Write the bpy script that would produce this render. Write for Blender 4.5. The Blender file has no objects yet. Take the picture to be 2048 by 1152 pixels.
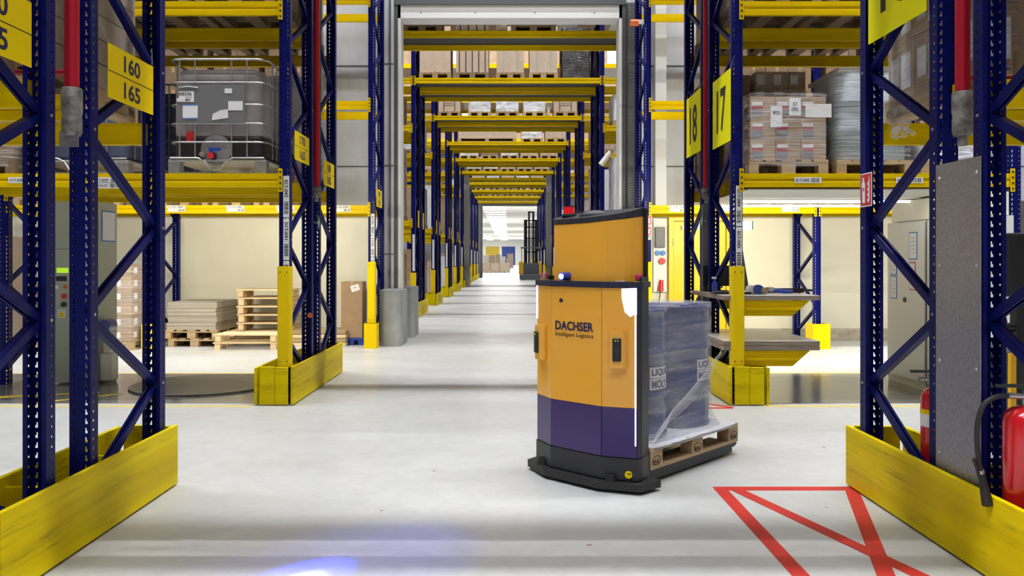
import bpy, math, random
from mathutils import Vector, Matrix, Euler
random.seed(7)
PI = math.pi
S = bpy.context.scene
C = S.collection

# ------------------------------------------------------------------ camera, world, lights, exposure
F = 1615.0; CAMH = 1.5; VX, VY = 1015.5, 519.0
cd = bpy.data.cameras.new('camera'); cam = bpy.data.objects.new('camera', cd); C.objects.link(cam)
cam.location = (0, 0, CAMH); cam.rotation_euler = (PI/2, 0, 0)
cd.sensor_width = 36; cd.lens = F/2048*36
cd.shift_x = (1024-VX)/2048; cd.shift_y = -(576-VY)/2048
cd.clip_start = 0.05; cd.clip_end = 600
S.camera = cam
w = bpy.data.worlds.new('world'); S.world = w; w.use_nodes = True
w.node_tree.nodes['Background'].inputs[0].default_value = (.8, .85, 1, 1)
w.node_tree.nodes['Background'].inputs[1].default_value = 0.45
S.view_settings.view_transform = 'Standard'; S.view_settings.look = 'None'
S.view_settings.exposure = 0.0; S.view_settings.gamma = 1.0; S.view_settings.use_curve_mapping = False

def area(loc, sx, sy, power, col=(1, 1, 1), rot=(0, 0, 0), name='lamp_light', spread=None):
    l = bpy.data.lights.new(name, 'AREA'); l.shape = 'RECTANGLE'; l.size = sx; l.size_y = sy
    l.energy = power; l.color = col
    if spread: l.spread = spread
    o = bpy.data.objects.new(name, l); o.location = loc; o.rotation_euler = rot; C.objects.link(o); return o
COOL = (.93, .96, 1.0)
LAMP_Z = 15.3; LF = .62
for y, p in ((-4.0, 2600), (1.45, 3400), (6.8, 3400), (12.2, 3000)):
    area((0, y, LAMP_Z), 21, .55 if y == 6.8 else .25, p*LF, COOL, spread=math.radians(125))
for y in (19.3, 24.85, 30.5, 36.1, 41.4, 47.3, 52.7, 58.1, 63.6):
    area((0, y, LAMP_Z), 16, .25, 3000*LF, COOL, spread=math.radians(125))
area((0, 4.2, LAMP_Z), 21, .05, 420*LF, COOL, spread=math.radians(60))  # narrow lamp added over the rack slot to light a floor band
for y, x0, x1, p in ((10.95, -5.7, -2.7, 120), (10.95, 2.6, 5.0, 170)):   # tubes under the first shelf, facing the cream wall
    area(((x0+x1)/2, y, 2.3), x1-x0, .08, p, (1, .93, .74), (math.radians(66), 0, 0))
area((3.9, 9.0, 2.2), 2.2, .08, 5, (1, .95, .82))
for k in range(5):
    area((-2, 78+k*30, 6.3), 14, 10, 2800, (1, .99, .96))

# ------------------------------------------------------------------ materials
def mat(name, col, rough=.5, metal=0, **k):
    m = bpy.data.materials.new(name); m.use_nodes = True
    b = m.node_tree.nodes['Principled BSDF']
    b.inputs['Base Color'].default_value = (*col, 1); b.inputs['Roughness'].default_value = rough
    b.inputs['Metallic'].default_value = metal
    if 'coat' in k: b.inputs['Coat Weight'].default_value = k['coat']; b.inputs['Coat Roughness'].default_value = .15
    if 'emit' in k:
        b.inputs['Emission Color'].default_value = (*k['emit'], 1); b.inputs['Emission Strength'].default_value = k['es']
    if 'alpha' in k: b.inputs['Alpha'].default_value = k['alpha']
    return m
def nd(m, t, **k):
    n = m.node_tree.nodes.new(t)
    for a, v in k.items():
        if hasattr(n, a) and not isinstance(v, (tuple, float)) : setattr(n, a, v)
        elif a in n.inputs: n.inputs[a].default_value = v
        else: setattr(n, a, v)
    return n
def lk(m, a, b): m.node_tree.links.new(a, b)
def coords(m, scale=(1, 1, 1), kind='Object', rot=(0, 0, 0)):
    t = nd(m, 'ShaderNodeTexCoord'); mp = nd(m, 'ShaderNodeMapping')
    mp.inputs['Scale'].default_value = scale; mp.inputs['Rotation'].default_value = rot
    lk(m, t.outputs[kind], mp.inputs['Vector']); return mp.outputs[0]
def noise(m, vec, scale, detail=4, rough=.6):
    n = nd(m, 'ShaderNodeTexNoise'); n.inputs['Scale'].default_value = scale
    n.inputs['Detail'].default_value = detail; n.inputs['Roughness'].default_value = rough
    lk(m, vec, n.inputs['Vector']); return n.outputs['Fac']
def ramp(m, fac, stops):
    r = nd(m, 'ShaderNodeValToRGB'); e = r.color_ramp.elements
    e[0].position, e[0].color = stops[0][0], (*stops[0][1], 1)
    e[1].position, e[1].color = stops[1][0], (*stops[1][1], 1)
    for p, c in stops[2:]:
        x = e.new(p); x.color = (*c, 1)
    lk(m, fac, r.inputs[0]); return r.outputs[0]
def mixc(m, fac, a, b, mode='MIX'):
    x = nd(m, 'ShaderNodeMix'); x.data_type = 'RGBA'; x.blend_type = mode
    for s, v in ((0, fac), (6, a), (7, b)):
        if isinstance(v, (int, float)): x.inputs[s].default_value = v
        elif isinstance(v, tuple): x.inputs[s].default_value = (*v, 1)
        else: lk(m, v, x.inputs[s])
    return x.outputs[2]
def bump(m, h, strength=.2, dist=.01):
    b = nd(m, 'ShaderNodeBump'); b.inputs['Strength'].default_value = strength; b.inputs['Distance'].default_value = dist
    lk(m, h, b.inputs['Height']); lk(m, b.outputs[0], m.node_tree.nodes['Principled BSDF'].inputs['Normal'])
def bsdf(m): return m.node_tree.nodes['Principled BSDF']
def setc(m, out): lk(m, out, bsdf(m).inputs['Base Color'])
def G(v): return (v, v, v)

M = {}
M['blue'] = mat('blue_paint', (.012, .022, .2), .36); M['blue'].node_tree.nodes['Principled BSDF'].inputs['Specular IOR Level'].default_value = .28
n_ = noise(M['blue'], coords(M['blue']), 9, 5); setc(M['blue'], ramp(M['blue'], n_, [(.3, (.0025, .005, .070)), (.7, (.005, .008, .12))]))
M['bluedk'] = mat('dark_blue_paint', (.008, .012, .08), .4)
# scratched yellow guard boards
def guard_mat(name, axis):
    m = mat(name, (.72, .5, .005), .5)
    sc = {'x': (1.2, 3, 9), 'y': (12, .6, 14)}[axis]
    v = coords(m, sc); a = noise(m, v, 2.2, 8, .75)
    v2 = coords(m, tuple(s*.35 for s in sc), rot=(.15, 0, 0)); b = noise(m, v2, 1.6, 3, .5)
    c1 = ramp(m, b, [(.3, (.58, .42, .0)), (.65, (.80, .63, .0))])
    f = ramp(m, a, [(.52, G(0)), (.68, G(.8))])
    v3 = coords(m, (2, 2, 2)); d = ramp(m, noise(m, v3, 1.5, 2), [(.42, G(0)), (.62, G(.85))])
    ff = mixc(m, 1.0, f, d, 'MULTIPLY')
    setc(m, mixc(m, ff, c1, (.10, .085, .02))); return m
M['guardy'] = guard_mat('scratched_yellow_paint', 'y'); M['guardx'] = guard_mat('scratched_yellow_paint_front', 'x')
M['yellow'] = mat('yellow_beam_paint', (.74, .53, .004), .42)
setc(M['yellow'], ramp(M['yellow'], noise(M['yellow'], coords(M['yellow'], (.4, 3, 8)), 3, 5), [(.3, (.60, .39, .0)), (.7, (.76, .53, .0))]))
M['post_yellow'] = mat('post_protector_yellow', (.82, .58, .004), .4)
M['sign_yellow'] = mat('sign_yellow', (.86, .62, .0), .45)
M['sign_lime'] = mat('sign_bright_yellow', (.86, .82, .0), .45)
M['navytext'] = mat('navy_print', (.008, .008, .07), .5)
M['black'] = mat('black_plastic', (.012, .012, .013), .4)
M['blacktext'] = mat('black_print', (.012, .012, .014), .6)
M['rubber'] = mat('black_rubber', (.015, .015, .016), .55)
M['white'] = mat('white_label', (.78, .78, .8), .55)
M['paper'] = mat('paper', (.72, .72, .70), .7)
M['steel'] = mat('galvanised_steel', (.5, .5, .52), .35, .85)
setc(M['steel'], ramp(M['steel'], noise(M['steel'], coords(M['steel']), 25, 4), [(.3, G(.38)), (.7, G(.56))]))
M['sheet'] = mat('brushed_sheet_steel', (.3, .3, .33), .42, .8)
setc(M['sheet'], ramp(M['sheet'], noise(M['sheet'], coords(M['sheet'], (1, 1, 1)), 60, 3), [(.3, (.32, .32, .35)), (.7, (.46, .46, .50))]))
M['greymetal'] = mat('grey_painted_metal', (.12, .12, .125), .45)
M['red'] = mat('red_pipe_paint', (.42, .004, .02), .35)
M['extred'] = mat('extinguisher_red', (.55, .006, .012), .18, coat=.6)
M['coupling'] = mat('coupling_grey', (.22, .20, .18), .6, .3)
setc(M['coupling'], ramp(M['coupling'], noise(M['coupling'], coords(M['coupling']), 14, 4), [(.35, (.10, .09, .08)), (.65, (.32, .3, .27))]))
# floor
m = M['floor'] = mat('polished_floor', (.55, .54, .52), .38)
v = coords(m)
base = ramp(m, noise(m, v, .35, 6, .6), [(.3, (.45, .445, .43)), (.7, (.57, .57, .56))])
fine = ramp(m, noise(m, v, 7, 8, .75), [(.3, G(.84)), (.7, G(1.02))])
c = mixc(m, 1.0, base, fine, 'MULTIPLY')
vo = nd(m, 'ShaderNodeTexVoronoi'); vo.inputs['Scale'].default_value = 2.6; lk(m, v, vo.inputs['Vector'])
wob = noise(m, v, 30, 3)
ad = nd(m, 'ShaderNodeMath', operation='ADD'); mu = nd(m, 'ShaderNodeMath', operation='MULTIPLY'); mu.inputs[1].default_value = .06
lk(m, wob, mu.inputs[0]); lk(m, vo.outputs['Distance'], ad.inputs[0]); lk(m, mu.outputs[0], ad.inputs[1])
spot = ramp(m, ad.outputs[0], [(.062, G(.9)), (.078, G(0))])
c = mixc(m, spot, c, (.22, .15, .08))
scr = noise(m, coords(m, (1.2, 14, 1), rot=(0, 0, .5)), 1.5, 8, .8)
c = mixc(m, ramp(m, scr, [(.62, G(0)), (.72, G(.45))]), c, (.24, .235, .23)); setc(m, c)
lk(m, ramp(m, noise(m, v, 1.2, 5), [(.3, G(.30)), (.7, G(.48))]), bsdf(m).inputs['Roughness'])
bump(m, noise(m, v, 40, 3), .03, .004)
M['darkfloor'] = mat('dark_glossy_floor', (.26, .25, .22), .16)
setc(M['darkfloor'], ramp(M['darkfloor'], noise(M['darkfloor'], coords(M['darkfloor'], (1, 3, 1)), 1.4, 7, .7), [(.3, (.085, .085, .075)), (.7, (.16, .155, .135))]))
M['redline'] = mat('red_floor_tape', (.62, .045, .03), .55)
setc(M['redline'], ramp(M['redline'], noise(M['redline'], coords(M['redline']), 12, 6, .7), [(.25, (.30, .04, .035)), (.5, (.50, .035, .025))]))
M['yelline'] = mat('yellow_floor_line', (.75, .55, .05), .55)
M['turntable'] = mat('worn_turntable_steel', (.16, .16, .15), .38, .5)
setc(M['turntable'], ramp(M['turntable'], noise(M['turntable'], coords(M['turntable'], (1, 5, 1)), 3, 6, .7), [(.3, (.08, .08, .075)), (.7, (.22, .22, .2))]))
# walls
def concrete(name, a, b, band=False):
    m = mat(name, a, .8); v = coords(m)
    c = ramp(m, noise(m, v, 1.3, 8, .65), [(.3, a), (.7, b)])
    c = mixc(m, 1.0, c, ramp(m, noise(m, coords(m, (6, 6, .6)), 2, 4), [(.3, G(.93)), (.7, G(1))]), 'MULTIPLY')
    setc(m, c); bump(m, noise(m, v, 35, 4), .08, .004); return m
M['concrete'] = concrete('concrete_panel', (.42, .43, .45), (.52, .53, .55))
M['bollard'] = concrete('bollard_concrete', (.20, .215, .225), (.36, .375, .38))
M['cream'] = mat('cream_wall_paint', (.80, .77, .62), .6)
setc(M['cream'], ramp(M['cream'], noise(M['cream'], coords(M['cream']), .9, 5), [(.3, (.76, .73, .59)), (.7, (.83, .80, .66))]))
M['plinth'] = mat('stained_plinth', (.5, .46, .36), .8)
setc(M['plinth'], ramp(M['plinth'], noise(M['plinth'], coords(M['plinth'], (1, 1, 2)), 5, 7, .7), [(.3, (.28, .24, .17)), (.65, (.55, .51, .41))]))
M['whitewall'] = mat('white_wall', (.86, .86, .83), .7)
M['ceil'] = mat('ceiling_panel', (.10, .10, .105), .8)
M['hallside'] = mat('grey_hall_cladding', (.13, .13, .14), .8)
M['frame_dark'] = mat('door_frame_dark', (.06, .065, .07), .5)
M['frame_white'] = mat('door_seal_white', (.62, .63, .64), .5)
M['doory'] = mat('yellow_door', (.86, .60, .008), .4)
for k_, v_ in (('guardy', .08), ('guardx', .08), ('yellow', .08), ('post_yellow', .1), ('blue', .1), ('sign_yellow', .1), ('sign_lime', .1), ('redline', .15)): M[k_].node_tree.nodes['Principled BSDF'].inputs['Specular IOR Level'].default_value = v_
# cardboards and wood with variation between copies
def varied(name, a, b, rough=.75, grain=(1, 1, 1), gs=6):
    m = mat(name, a, rough); oi = nd(m, 'ShaderNodeObjectInfo')
    c = mixc(m, oi.outputs['Random'], a, b)
    g = ramp(m, noise(m, coords(m, grain), gs, 5, .65), [(.3, G(.86)), (.7, G(1.06))])
    setc(m, mixc(m, 1.0, c, g, 'MULTIPLY')); return m
M['card'] = varied('cardboard', (.36, .235, .135), (.47, .33, .21))
M['cardlight'] = varied('pale_cardboard', (.50, .38, .29), (.58, .46, .36))
M['carddark'] = varied('dark_cardboard', (.19, .125, .075), (.27, .18, .115))
M['sheets'] = mat('sheet_cardboard', (.46, .41, .34), .8)
setc(M['sheets'], ramp(M['sheets'], noise(M['sheets'], coords(M['sheets'], (.3, .3, 40)), 3, 5, .7), [(.35, (.27, .235, .19)), (.65, (.52, .475, .40))]))
M['wood'] = varied('pallet_wood', (.36, .245, .13), (.52, .38, .22), .8, (3, 3, 14), 2.2)
M['wooddark'] = varied('old_pallet_wood', (.17, .115, .065), (.27, .19, .11), .85, (3, 3, 14), 2.2)
M['woodnew'] = varied('new_pine', (.68, .50, .27), (.80, .64, .40), .7, (3, 3, 12), 2.2)
M['plywood'] = varied('plywood_crate', (.42, .34, .26), (.47, .39, .30), .75, (1, 8, 8), 3)
M['brandmark'] = mat('burned_mark', (.06, .035, .02), .8)
M['bench'] = mat('bench_laminate', (.62, .60, .58), .3)
M['benchedge'] = mat('bench_edge_board', (.25, .19, .14), .7)
setc(M['benchedge'], ramp(M['benchedge'], noise(M['benchedge'], coords(M['benchedge'], (.6, 1, 12)), 6, 6), [(.3, (.15, .11, .085)), (.7, (.34, .26, .2))]))
def film(name, col, lo, hi, rough=.22, stretch=(1, 1, 9), tilt=.35, bs=.6):
    m = mat(name, col, rough); b = bsdf(m)
    v = coords(m, stretch, rot=(0, tilt, 0)); n1 = noise(m, v, 3.0, 7, .7)
    lk(m, ramp(m, n1, [(.42, G(lo)), (.72, G(hi))]), b.inputs['Alpha'])
    bump(m, noise(m, coords(m, (2, 2, 14), rot=(0, tilt, 0)), 3.5, 7, .72), bs, .03)
    return m
M['film'] = film('clear_stretch_film', (.85, .86, .90), .02, .55, .2, (.6, .6, 16), .25, bs=.5)
M['filmagv'] = film('milky_stretch_film', (.62, .63, .68), .16, .58, .25, (.35, .35, 4), .30, .12)
M['filmwhite'] = film('white_wrap', (.72, .73, .78), 1, 1, .28)
M['filmgrey'] = film('grey_green_wrap', (.30, .36, .38), 1, 1, .25)
M['filmdark'] = film('black_wrap', (.02, .017, .019), 1, 1, .22)
M['filmbrown'] = film('clear_wrap_over_brown', (.24, .18, .14), 1, 1, .25)
M['filmbase'] = film('white_slip_sheet_film', (.78, .78, .82), .75, 1, .3, (6, 1, 1), .1)
M['tank'] = mat('grey_brown_tank', (.21, .185, .185), .42)
setc(M['tank'], ramp(M['tank'], noise(M['tank'], coords(M['tank'], (1, 1, .6)), 2.3, 4), [(.3, (.19, .165, .165)), (.7, (.36, .33, .34))]))
M['tankdk'] = mat('dark_liquid_tank', (.03, .022, .022), .4)
M['tankblue'] = mat('blue_grey_tank', (.10, .12, .19), .4)
M['plate'] = mat('grey_data_plate', (.19, .19, .2), .5, .3)
M['drum'] = mat('blue_drum', (.010, .028, .17), .22, coat=.5)
M['drumcap'] = mat('blue_drum_lid', (.02, .05, .30), .3)
# vehicle
M['agvy'] = mat('amber_body_paint', (.86, .41, .03), .26, coat=.5)
M['agvp'] = mat('purple_body_paint', (.032, .010, .125), .3, coat=.25)
M['agvk'] = mat('charcoal_body', (.018, .019, .024), .45)
M['agvn'] = mat('dark_navy_body', (.012, .014, .04), .4)
M['glow'] = mat('blue_white_light', (.8, .85, 1), .4, emit=(.50, .56, 1.0), es=1.6)
M['glowb'] = mat('blue_light', (.05, .1, 1), .4, emit=(.03, .05, 1.0), es=1.2)
M['led'] = mat('led', (1, 1, 1), .4, emit=(.75, .82, 1.0), es=60)
M['bluelens'] = mat('blue_lens', (.01, .03, .4), .15, coat=.6)
M['magenta'] = mat('magenta_button', (.42, .01, .10), .35)
M['beaconred'] = mat('red_beacon', (.55, .004, .01), .25, emit=(.8, .01, .015), es=.5)
M['orange'] = mat('orange_lens', (.75, .14, .02), .35)
M['green'] = mat('green_sign', (.008, .10, .045), .5)
M['lcd'] = mat('green_display', (.4, .7, .02), .4, emit=(.45, .8, .02), es=.7)
M['machine'] = mat('pale_green_machine', (.42, .45, .36), .5)
M['cabinet'] = mat('light_grey_cabinet', (.72, .72, .67), .42)
M['bluefr'] = mat('blue_frame', (.02, .16, .55), .5)
M['redfr'] = mat('red_frame', (.55, .02, .03), .5)
M['toolblue'] = mat('tool_blue', (.01, .05, .42), .4)
M['sockblue'] = mat('socket_blue', (.01, .2, .6), .4)
M['sockred'] = mat('socket_red', (.62, .02, .02), .4)
M['truckgrey'] = mat('truck_grey', (.10, .11, .13), .45)
M['trucky'] = mat('truck_yellow', (.80, .45, .004), .4)
M['dockblue'] = mat('blue_shutter', (.006, .045, .28), .5)
M['docky'] = mat('yellow_shutter', (.60, .42, .02), .5)
M['lampw'] = mat('lamp_tube', (1, 1, 1), .5, emit=(1, .98, .93), es=1.3)
M['hall_lamp'] = mat('hall_lamp', (1, 1, 1), .5, emit=(1, .99, .97), es=3.0)
M['shelfwhite'] = mat('white_shelf_underside', (.72, .71, .66), .5)
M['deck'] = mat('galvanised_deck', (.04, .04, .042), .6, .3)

# ------------------------------------------------------------------ mesh helpers
class MB:
    def __init__(s): s.v = []; s.f = []; s.m = []; s.s = []
    def add(s, vs, fs, mi=0, sm=False):
        b = len(s.v); s.v += [tuple(p) for p in vs]
        for f in fs: s.f.append(tuple(b+i for i in f)); s.m.append(mi); s.s.append(sm)
        return s
    def box(s, x0, x1, y0, y1, z0, z1, mi=0):
        if x0 > x1: x0, x1 = x1, x0
        if y0 > y1: y0, y1 = y1, y0
        if z0 > z1: z0, z1 = z1, z0
        vs = [(x, y, z) for z in (z0, z1) for y in (y0, y1) for x in (x0, x1)]
        return s.add(vs, [(0, 2, 3, 1), (4, 5, 7, 6), (0, 1, 5, 4), (2, 6, 7, 3), (0, 4, 6, 2), (1, 3, 7, 5)], mi)
    def prism(s, poly, z0, z1, mi=0, sm=False):       # poly counter clockwise in xy; z0/z1 numbers or functions
        n = len(poly); g0 = z0 if callable(z0) else (lambda x, y: z0); g1 = z1 if callable(z1) else (lambda x, y: z1)
        vs = [(x, y, g0(x, y)) for x, y in poly]+[(x, y, g1(x, y)) for x, y in poly]
        s.add(vs, [tuple(range(n))[::-1], tuple(range(n, 2*n))], mi)
        return s.add(vs, [(i, (i+1) % n, n+(i+1) % n, n+i) for i in range(n)], mi, sm)
    def prism_x(s, prof, x0, x1, mi=0):               # prof list of (y,z)
        n = len(prof); vs = [(x0, y, z) for y, z in prof]+[(x1, y, z) for y, z in prof]
        return s.add(vs, [tuple(range(n)), tuple(range(n, 2*n))[::-1]]+[((i+1) % n, i, n+i, n+(i+1) % n) for i in range(n)], mi)
    def prism_y(s, prof, y0, y1, mi=0):               # prof list of (x,z)
        n = len(prof); vs = [(x, y0, z) for x, z in prof]+[(x, y1, z) for x, z in prof]
        return s.add(vs, [tuple(range(n))[::-1], tuple(range(n, 2*n))]+[(i, (i+1) % n, n+(i+1) % n, n+i) for i in range(n)], mi)
    def cyl(s, p0, p1, r0, r1=None, n=16, mi=0, caps=True):
        r1 = r0 if r1 is None else r1; p0 = Vector(p0); p1 = Vector(p1); d = (p1-p0).normalized()
        u = d.orthogonal().normalized(); w_ = d.cross(u)
        vs = []
        for p, r in ((p0, r0), (p1, r1)):
            vs += [p+r*(math.cos(2*PI*i/n)*u+math.sin(2*PI*i/n)*w_) for i in range(n)]
        s.add(vs, [(i, (i+1) % n, n+(i+1) % n, n+i) for i in range(n)], mi, True)
        if caps: s.add(vs, [tuple(range(n))[::-1], tuple(range(n, 2*n))], mi)
        return s
    def lathe(s, prof, c=(0, 0, 0), n=28, mi=0, sm=True):
        vs = [(c[0]+r*math.cos(2*PI*i/n), c[1]+r*math.sin(2*PI*i/n), c[2]+z) for r, z in prof for i in range(n)]
        fs = [(k*n+i, k*n+(i+1) % n, (k+1)*n+(i+1) % n, (k+1)*n+i) for k in range(len(prof)-1) for i in range(n)]
        s.add(vs, fs, mi, sm)
        return s.add(vs[:n], [tuple(range(n))[::-1]], mi).add(vs[-n:], [tuple(range(n))], mi)
    def tube(s, pts, r, n=8, mi=0):
        pts = [Vector(p) for p in pts]; vs = []; ref = None
        for i, p in enumerate(pts):
            d = ((pts[min(i+1, len(pts)-1)]-pts[max(i-1, 0)])).normalized()
            if ref is None: ref = d.orthogonal().normalized()
            u = (ref-d*ref.dot(d)).normalized(); ref = u; w_ = d.cross(u)
            vs += [p+r*(math.cos(2*PI*k/n)*u+math.sin(2*PI*k/n)*w_) for k in range(n)]
        fs = [(i*n+k, i*n+(k+1) % n, (i+1)*n+(k+1) % n, (i+1)*n+k) for i in range(len(pts)-1) for k in range(n)]
        s.add(vs, fs, mi, True)
        return s.add(vs[:n], [tuple(range(n))[::-1]], mi).add(vs[-n:], [tuple(range(n))], mi)
    def mesh(s, name, mats):
        me = bpy.data.meshes.new(name); me.from_pydata(s.v, [], s.f)
        for mm in mats: me.materials.append(M[mm])
        me.polygons.foreach_set('material_index', s.m); me.polygons.foreach_set('use_smooth', s.s)
        me.update(); return me
def ob(name, mb, mats, parent=None, loc=(0, 0, 0), rot=(0, 0, 0), bevel=0, seg=2):
    if isinstance(mats, str): mats = [mats]
    me = mb.mesh(name, mats) if isinstance(mb, MB) else mb
    o = bpy.data.objects.new(name, me); C.objects.link(o); o.location = loc; o.rotation_euler = rot
    if parent is not None: o.parent = parent
    if bevel:
        b = o.modifiers.new('bevel', 'BEVEL'); b.width = bevel; b.segments = seg; b.limit_method = 'ANGLE'; b.angle_limit = .6
        for p in me.polygons: pass
    return o
def tag(o, label=None, cat=None, group=None, kind=None):
    if label: o['label'] = label
    if cat: o['category'] = cat
    if group: o['group'] = group
    if kind: o['kind'] = kind
    return o
def thing(name, label, cat, loc=(0, 0, 0), rz=0, group=None):
    o = bpy.data.objects.new(name, None); C.objects.link(o); o.location = loc; o.rotation_euler = (0, 0, rz)
    o.empty_display_size = .1
    return tag(o, label, cat, group)
def struct(name, mb, mats, parent=None, **k):
    o = ob(name, mb, mats, parent, **k)
    if parent is None: o['kind'] = 'structure'
    return o
CACHE = {}
def bx(name, size, m_, parent, loc, rot=(0, 0, 0)):   # a shared box mesh, centre at loc
    key = (tuple(round(a, 4) for a in size), m_)
    if key not in CACHE:
        a, b, c_ = (q/2 for q in size); CACHE[key] = MB().box(-a, a, -b, b, -c_, c_).mesh(name, [m_])
    return ob(name, CACHE[key], m_, parent, loc, rot)
def cached(key, fn):
    if key not in CACHE: CACHE[key] = fn()
    return CACHE[key]
def text_mesh(body, wd, h, m_, bold=0.0, bend=None):   # in the xz plane facing -y, centred; wd None keeps the aspect
    key = ('t', body, wd, h, m_, bold, bend)
    if key in CACHE: return CACHE[key]
    cu = bpy.data.curves.new('lettering', 'FONT'); cu.body = body; cu.size = 1; cu.extrude = .004; cu.offset = bold
    cu.align_x = 'CENTER'; cu.resolution_u = 3
    t = bpy.data.objects.new('t', cu); C.objects.link(t)
    me = bpy.data.meshes.new_from_object(t.evaluated_get(bpy.context.evaluated_depsgraph_get()))
    C.objects.unlink(t); bpy.data.objects.remove(t)
    xs = [v.co.x for v in me.vertices]; ys = [v.co.y for v in me.vertices]
    cx, cy = (min(xs)+max(xs))/2, (min(ys)+max(ys))/2; sy = h/(max(ys)-min(ys)); sx = wd/(max(xs)-min(xs)) if wd else sy
    for v in me.vertices:
        x, y, z = (v.co.x-cx)*sx, (v.co.y-cy)*sy, v.co.z*.12
        if bend: v.co = ((bend+z)*math.sin(x/bend), -(bend+z)*math.cos(x/bend), y)
        else: v.co = (x, -z-.0008, y)
    me.materials.clear(); me.materials.append(M[m_]); me.update(); CACHE[key] = me
    return me
def text(body, wd, h, m_, parent, loc, rot=(0, 0, 0), bold=0.0, name='lettering'):
    return ob(name, text_mesh(body, wd, h, m_, bold), m_, parent, loc, rot)

# ------------------------------------------------------------------ setting
fl = struct('floor', MB().box(-14, 14, -8, 67.5, -.15, 0), 'floor')
tag(fl, 'light grey polished concrete floor with scuffs and small stains')
def line(pts, wd, m_='redline', z=.0):
    (x0, y0), (x1, y1) = pts; d = Vector((x1-x0, y1-y0)); n = Vector((-d.y, d.x)).normalized()*wd/2
    p = [(x0-n.x, y0-n.y), (x1-n.x, y1-n.y), (x1+n.x, y1+n.y), (x0+n.x, y0+n.y)]
    mb = MB(); a = sum(p[i][0]*p[(i+1) % 4][1]-p[(i+1) % 4][0]*p[i][1] for i in range(4))
    if a < 0: p = p[::-1]
    mb.prism(p, z, z+.0015)
    return ob('floor_marking', mb, m_, fl)
line(((1.35, 5.285), (2.27, 5.285)), .085); line(((1.39, 5.28), (1.39, 2.4)), .085, z=.0003)
line(((2.24, 5.26), (1.38, 2.5)), .085, z=.0006); line(((1.49, 5.26), (2.3, 2.76)), .085, z=.0009); line(((1.35, 2.45), (2.28, 2.45)), .085, z=.0004)
line(((1.75, 8.15), (2.27, 8.15)), .07); line(((1.75, 8.7), (2.28, 8.18)), .07, z=.0005)
for sx in (-1, 1):
    line(((sx*2.62, 8.25), (sx*9, 8.25)), .055, 'yelline'); line(((sx*2.62, 10.66), (sx*9, 10.66)), .055, 'yelline')
    line(((sx*2.62, 13.1), (sx*9, 13.1)), .02, 'yelline', .0004)
for a in (((-5.6, 8.7), (-4.6, 9.1)), ((-6.4, 8.45), (-5.2, 8.95)), ((-4.95, 8.4), (-4.3, 9.0))): line(a, .05, 'yelline', .004)
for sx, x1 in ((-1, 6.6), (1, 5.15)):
    ob('dark_floor_patch', MB().box(sx*2.6, sx*x1, 8.42, 10.6, 0, .002), 'darkfloor', fl)  # darker, glossier floor colour under the second racks
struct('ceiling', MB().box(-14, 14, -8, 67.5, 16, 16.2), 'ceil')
struct('wall_left', MB().box(-14.2, -14, -8, 67.5, 0, 16), 'hallside')
struct('wall_right', MB().box(14, 14.2, -8, 67.5, 0, 16), 'hallside')
struct('wall_rear', MB().box(-14, 14, -8.2, -8, 0, 16), 'hallside')
# cross wall with the first tall opening, joints between its concrete panels
DX0, DX1, DZ = -1.98, 2.06, 6.12
W0, W1 = 15.02, 15.3
wb = struct('wall_back', MB().box(-14, DX0-.4, W0, W1, 2.32, 16).box(DX1+.42, 14, W0, W1, 2.32, 16).box(DX0-.4, DX1+.42, W0, W1, DZ+.1, 16), 'concrete')
for z in (3.23, 5.1, 6.98):
    ob('panel_joint', MB().box(-14, DX0-.42, W0-.004, W0, z-.012, z+.012), 'frame_dark', wb)
    ob('panel_joint', MB().box(DX1+.44, 14, W0-.004, W0, z-.012, z+.012), 'frame_dark', wb)
for sx, x in ((-1, DX0-.42), (1, DX1+.44)):
    ob('concrete_pilaster', MB().box(x, x+sx*-.30, 14.86, W0+.2, 0, 9), 'concrete', wb)
    for z in (1.6, 3.23, 5.1): ob('panel_joint', MB().box(x, x+sx*-.30, 14.855, 14.86, z-.01, z+.01), 'frame_dark', wb)
ob('drain_pipe', MB().box(2.72, 2.92, 14.86, 15.02, 2.32, 9), 'frame_white', wb)
ob('painted_lower_wall', MB().box(-14, DX0-.42, W0-.01, W1, .0, 2.32).box(DX1+.44, 14, W0-.01, W1, 0, 2.32), 'cream', wb)
struct('baseboard_back', MB().box(-14, DX0-.5, W0-.05, W0-.01, 0, .22).box(4.25, 14, W0-.05, W0-.01, 0, .22), 'plinth')
# opening frame and sliding door rails
tr = struct('trim_1', MB().box(DX0-.12, DX0-.05, 14.9, 15.0, 0, DZ+.12).box(DX1+.05, DX1+.12, 14.9, 15.0, 0, DZ+.12)
            .box(DX0-.12, DX1+.12, 14.88, 15.0, DZ+.08, DZ+.17), 'frame_dark')
ob('white_reveal', MB().box(DX0-.05, DX0, 14.92, 15.34, 0, DZ+.08).box(DX1, DX1+.05, 14.92, 15.34, 0, DZ+.08).box(DX0-.05, DX1+.05, 14.92, 15.34, DZ-.16, DZ+.08), 'frame_white', tr)
for x in (-1.6, -.6, .5, 1.6): ob('screw', MB().cyl((x, 14.915, DZ-.06), (x, 14.922, DZ-.06), .012, n=8), 'frame_dark', tr)
tr2 = struct('trim_2', MB().box(DX1+.14, DX1+.17, 14.84, 14.9, .9, DZ+.1).box(DX1+.33, DX1+.36, 14.84, 14.9, .9, DZ+.1).box(DX0-.2, DX0-.17, 14.84, 14.9, .9, DZ+.2), 'frame_dark')
def chain():
    mb = MB()
    z = 1.2
    while z < 6.2:
        mb.box(DX1+.18, DX1+.32, 14.85, 14.89, z, z+.028); z += .042
    return mb
ob('energy_chain', chain(), 'greymetal', tr2)
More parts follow.
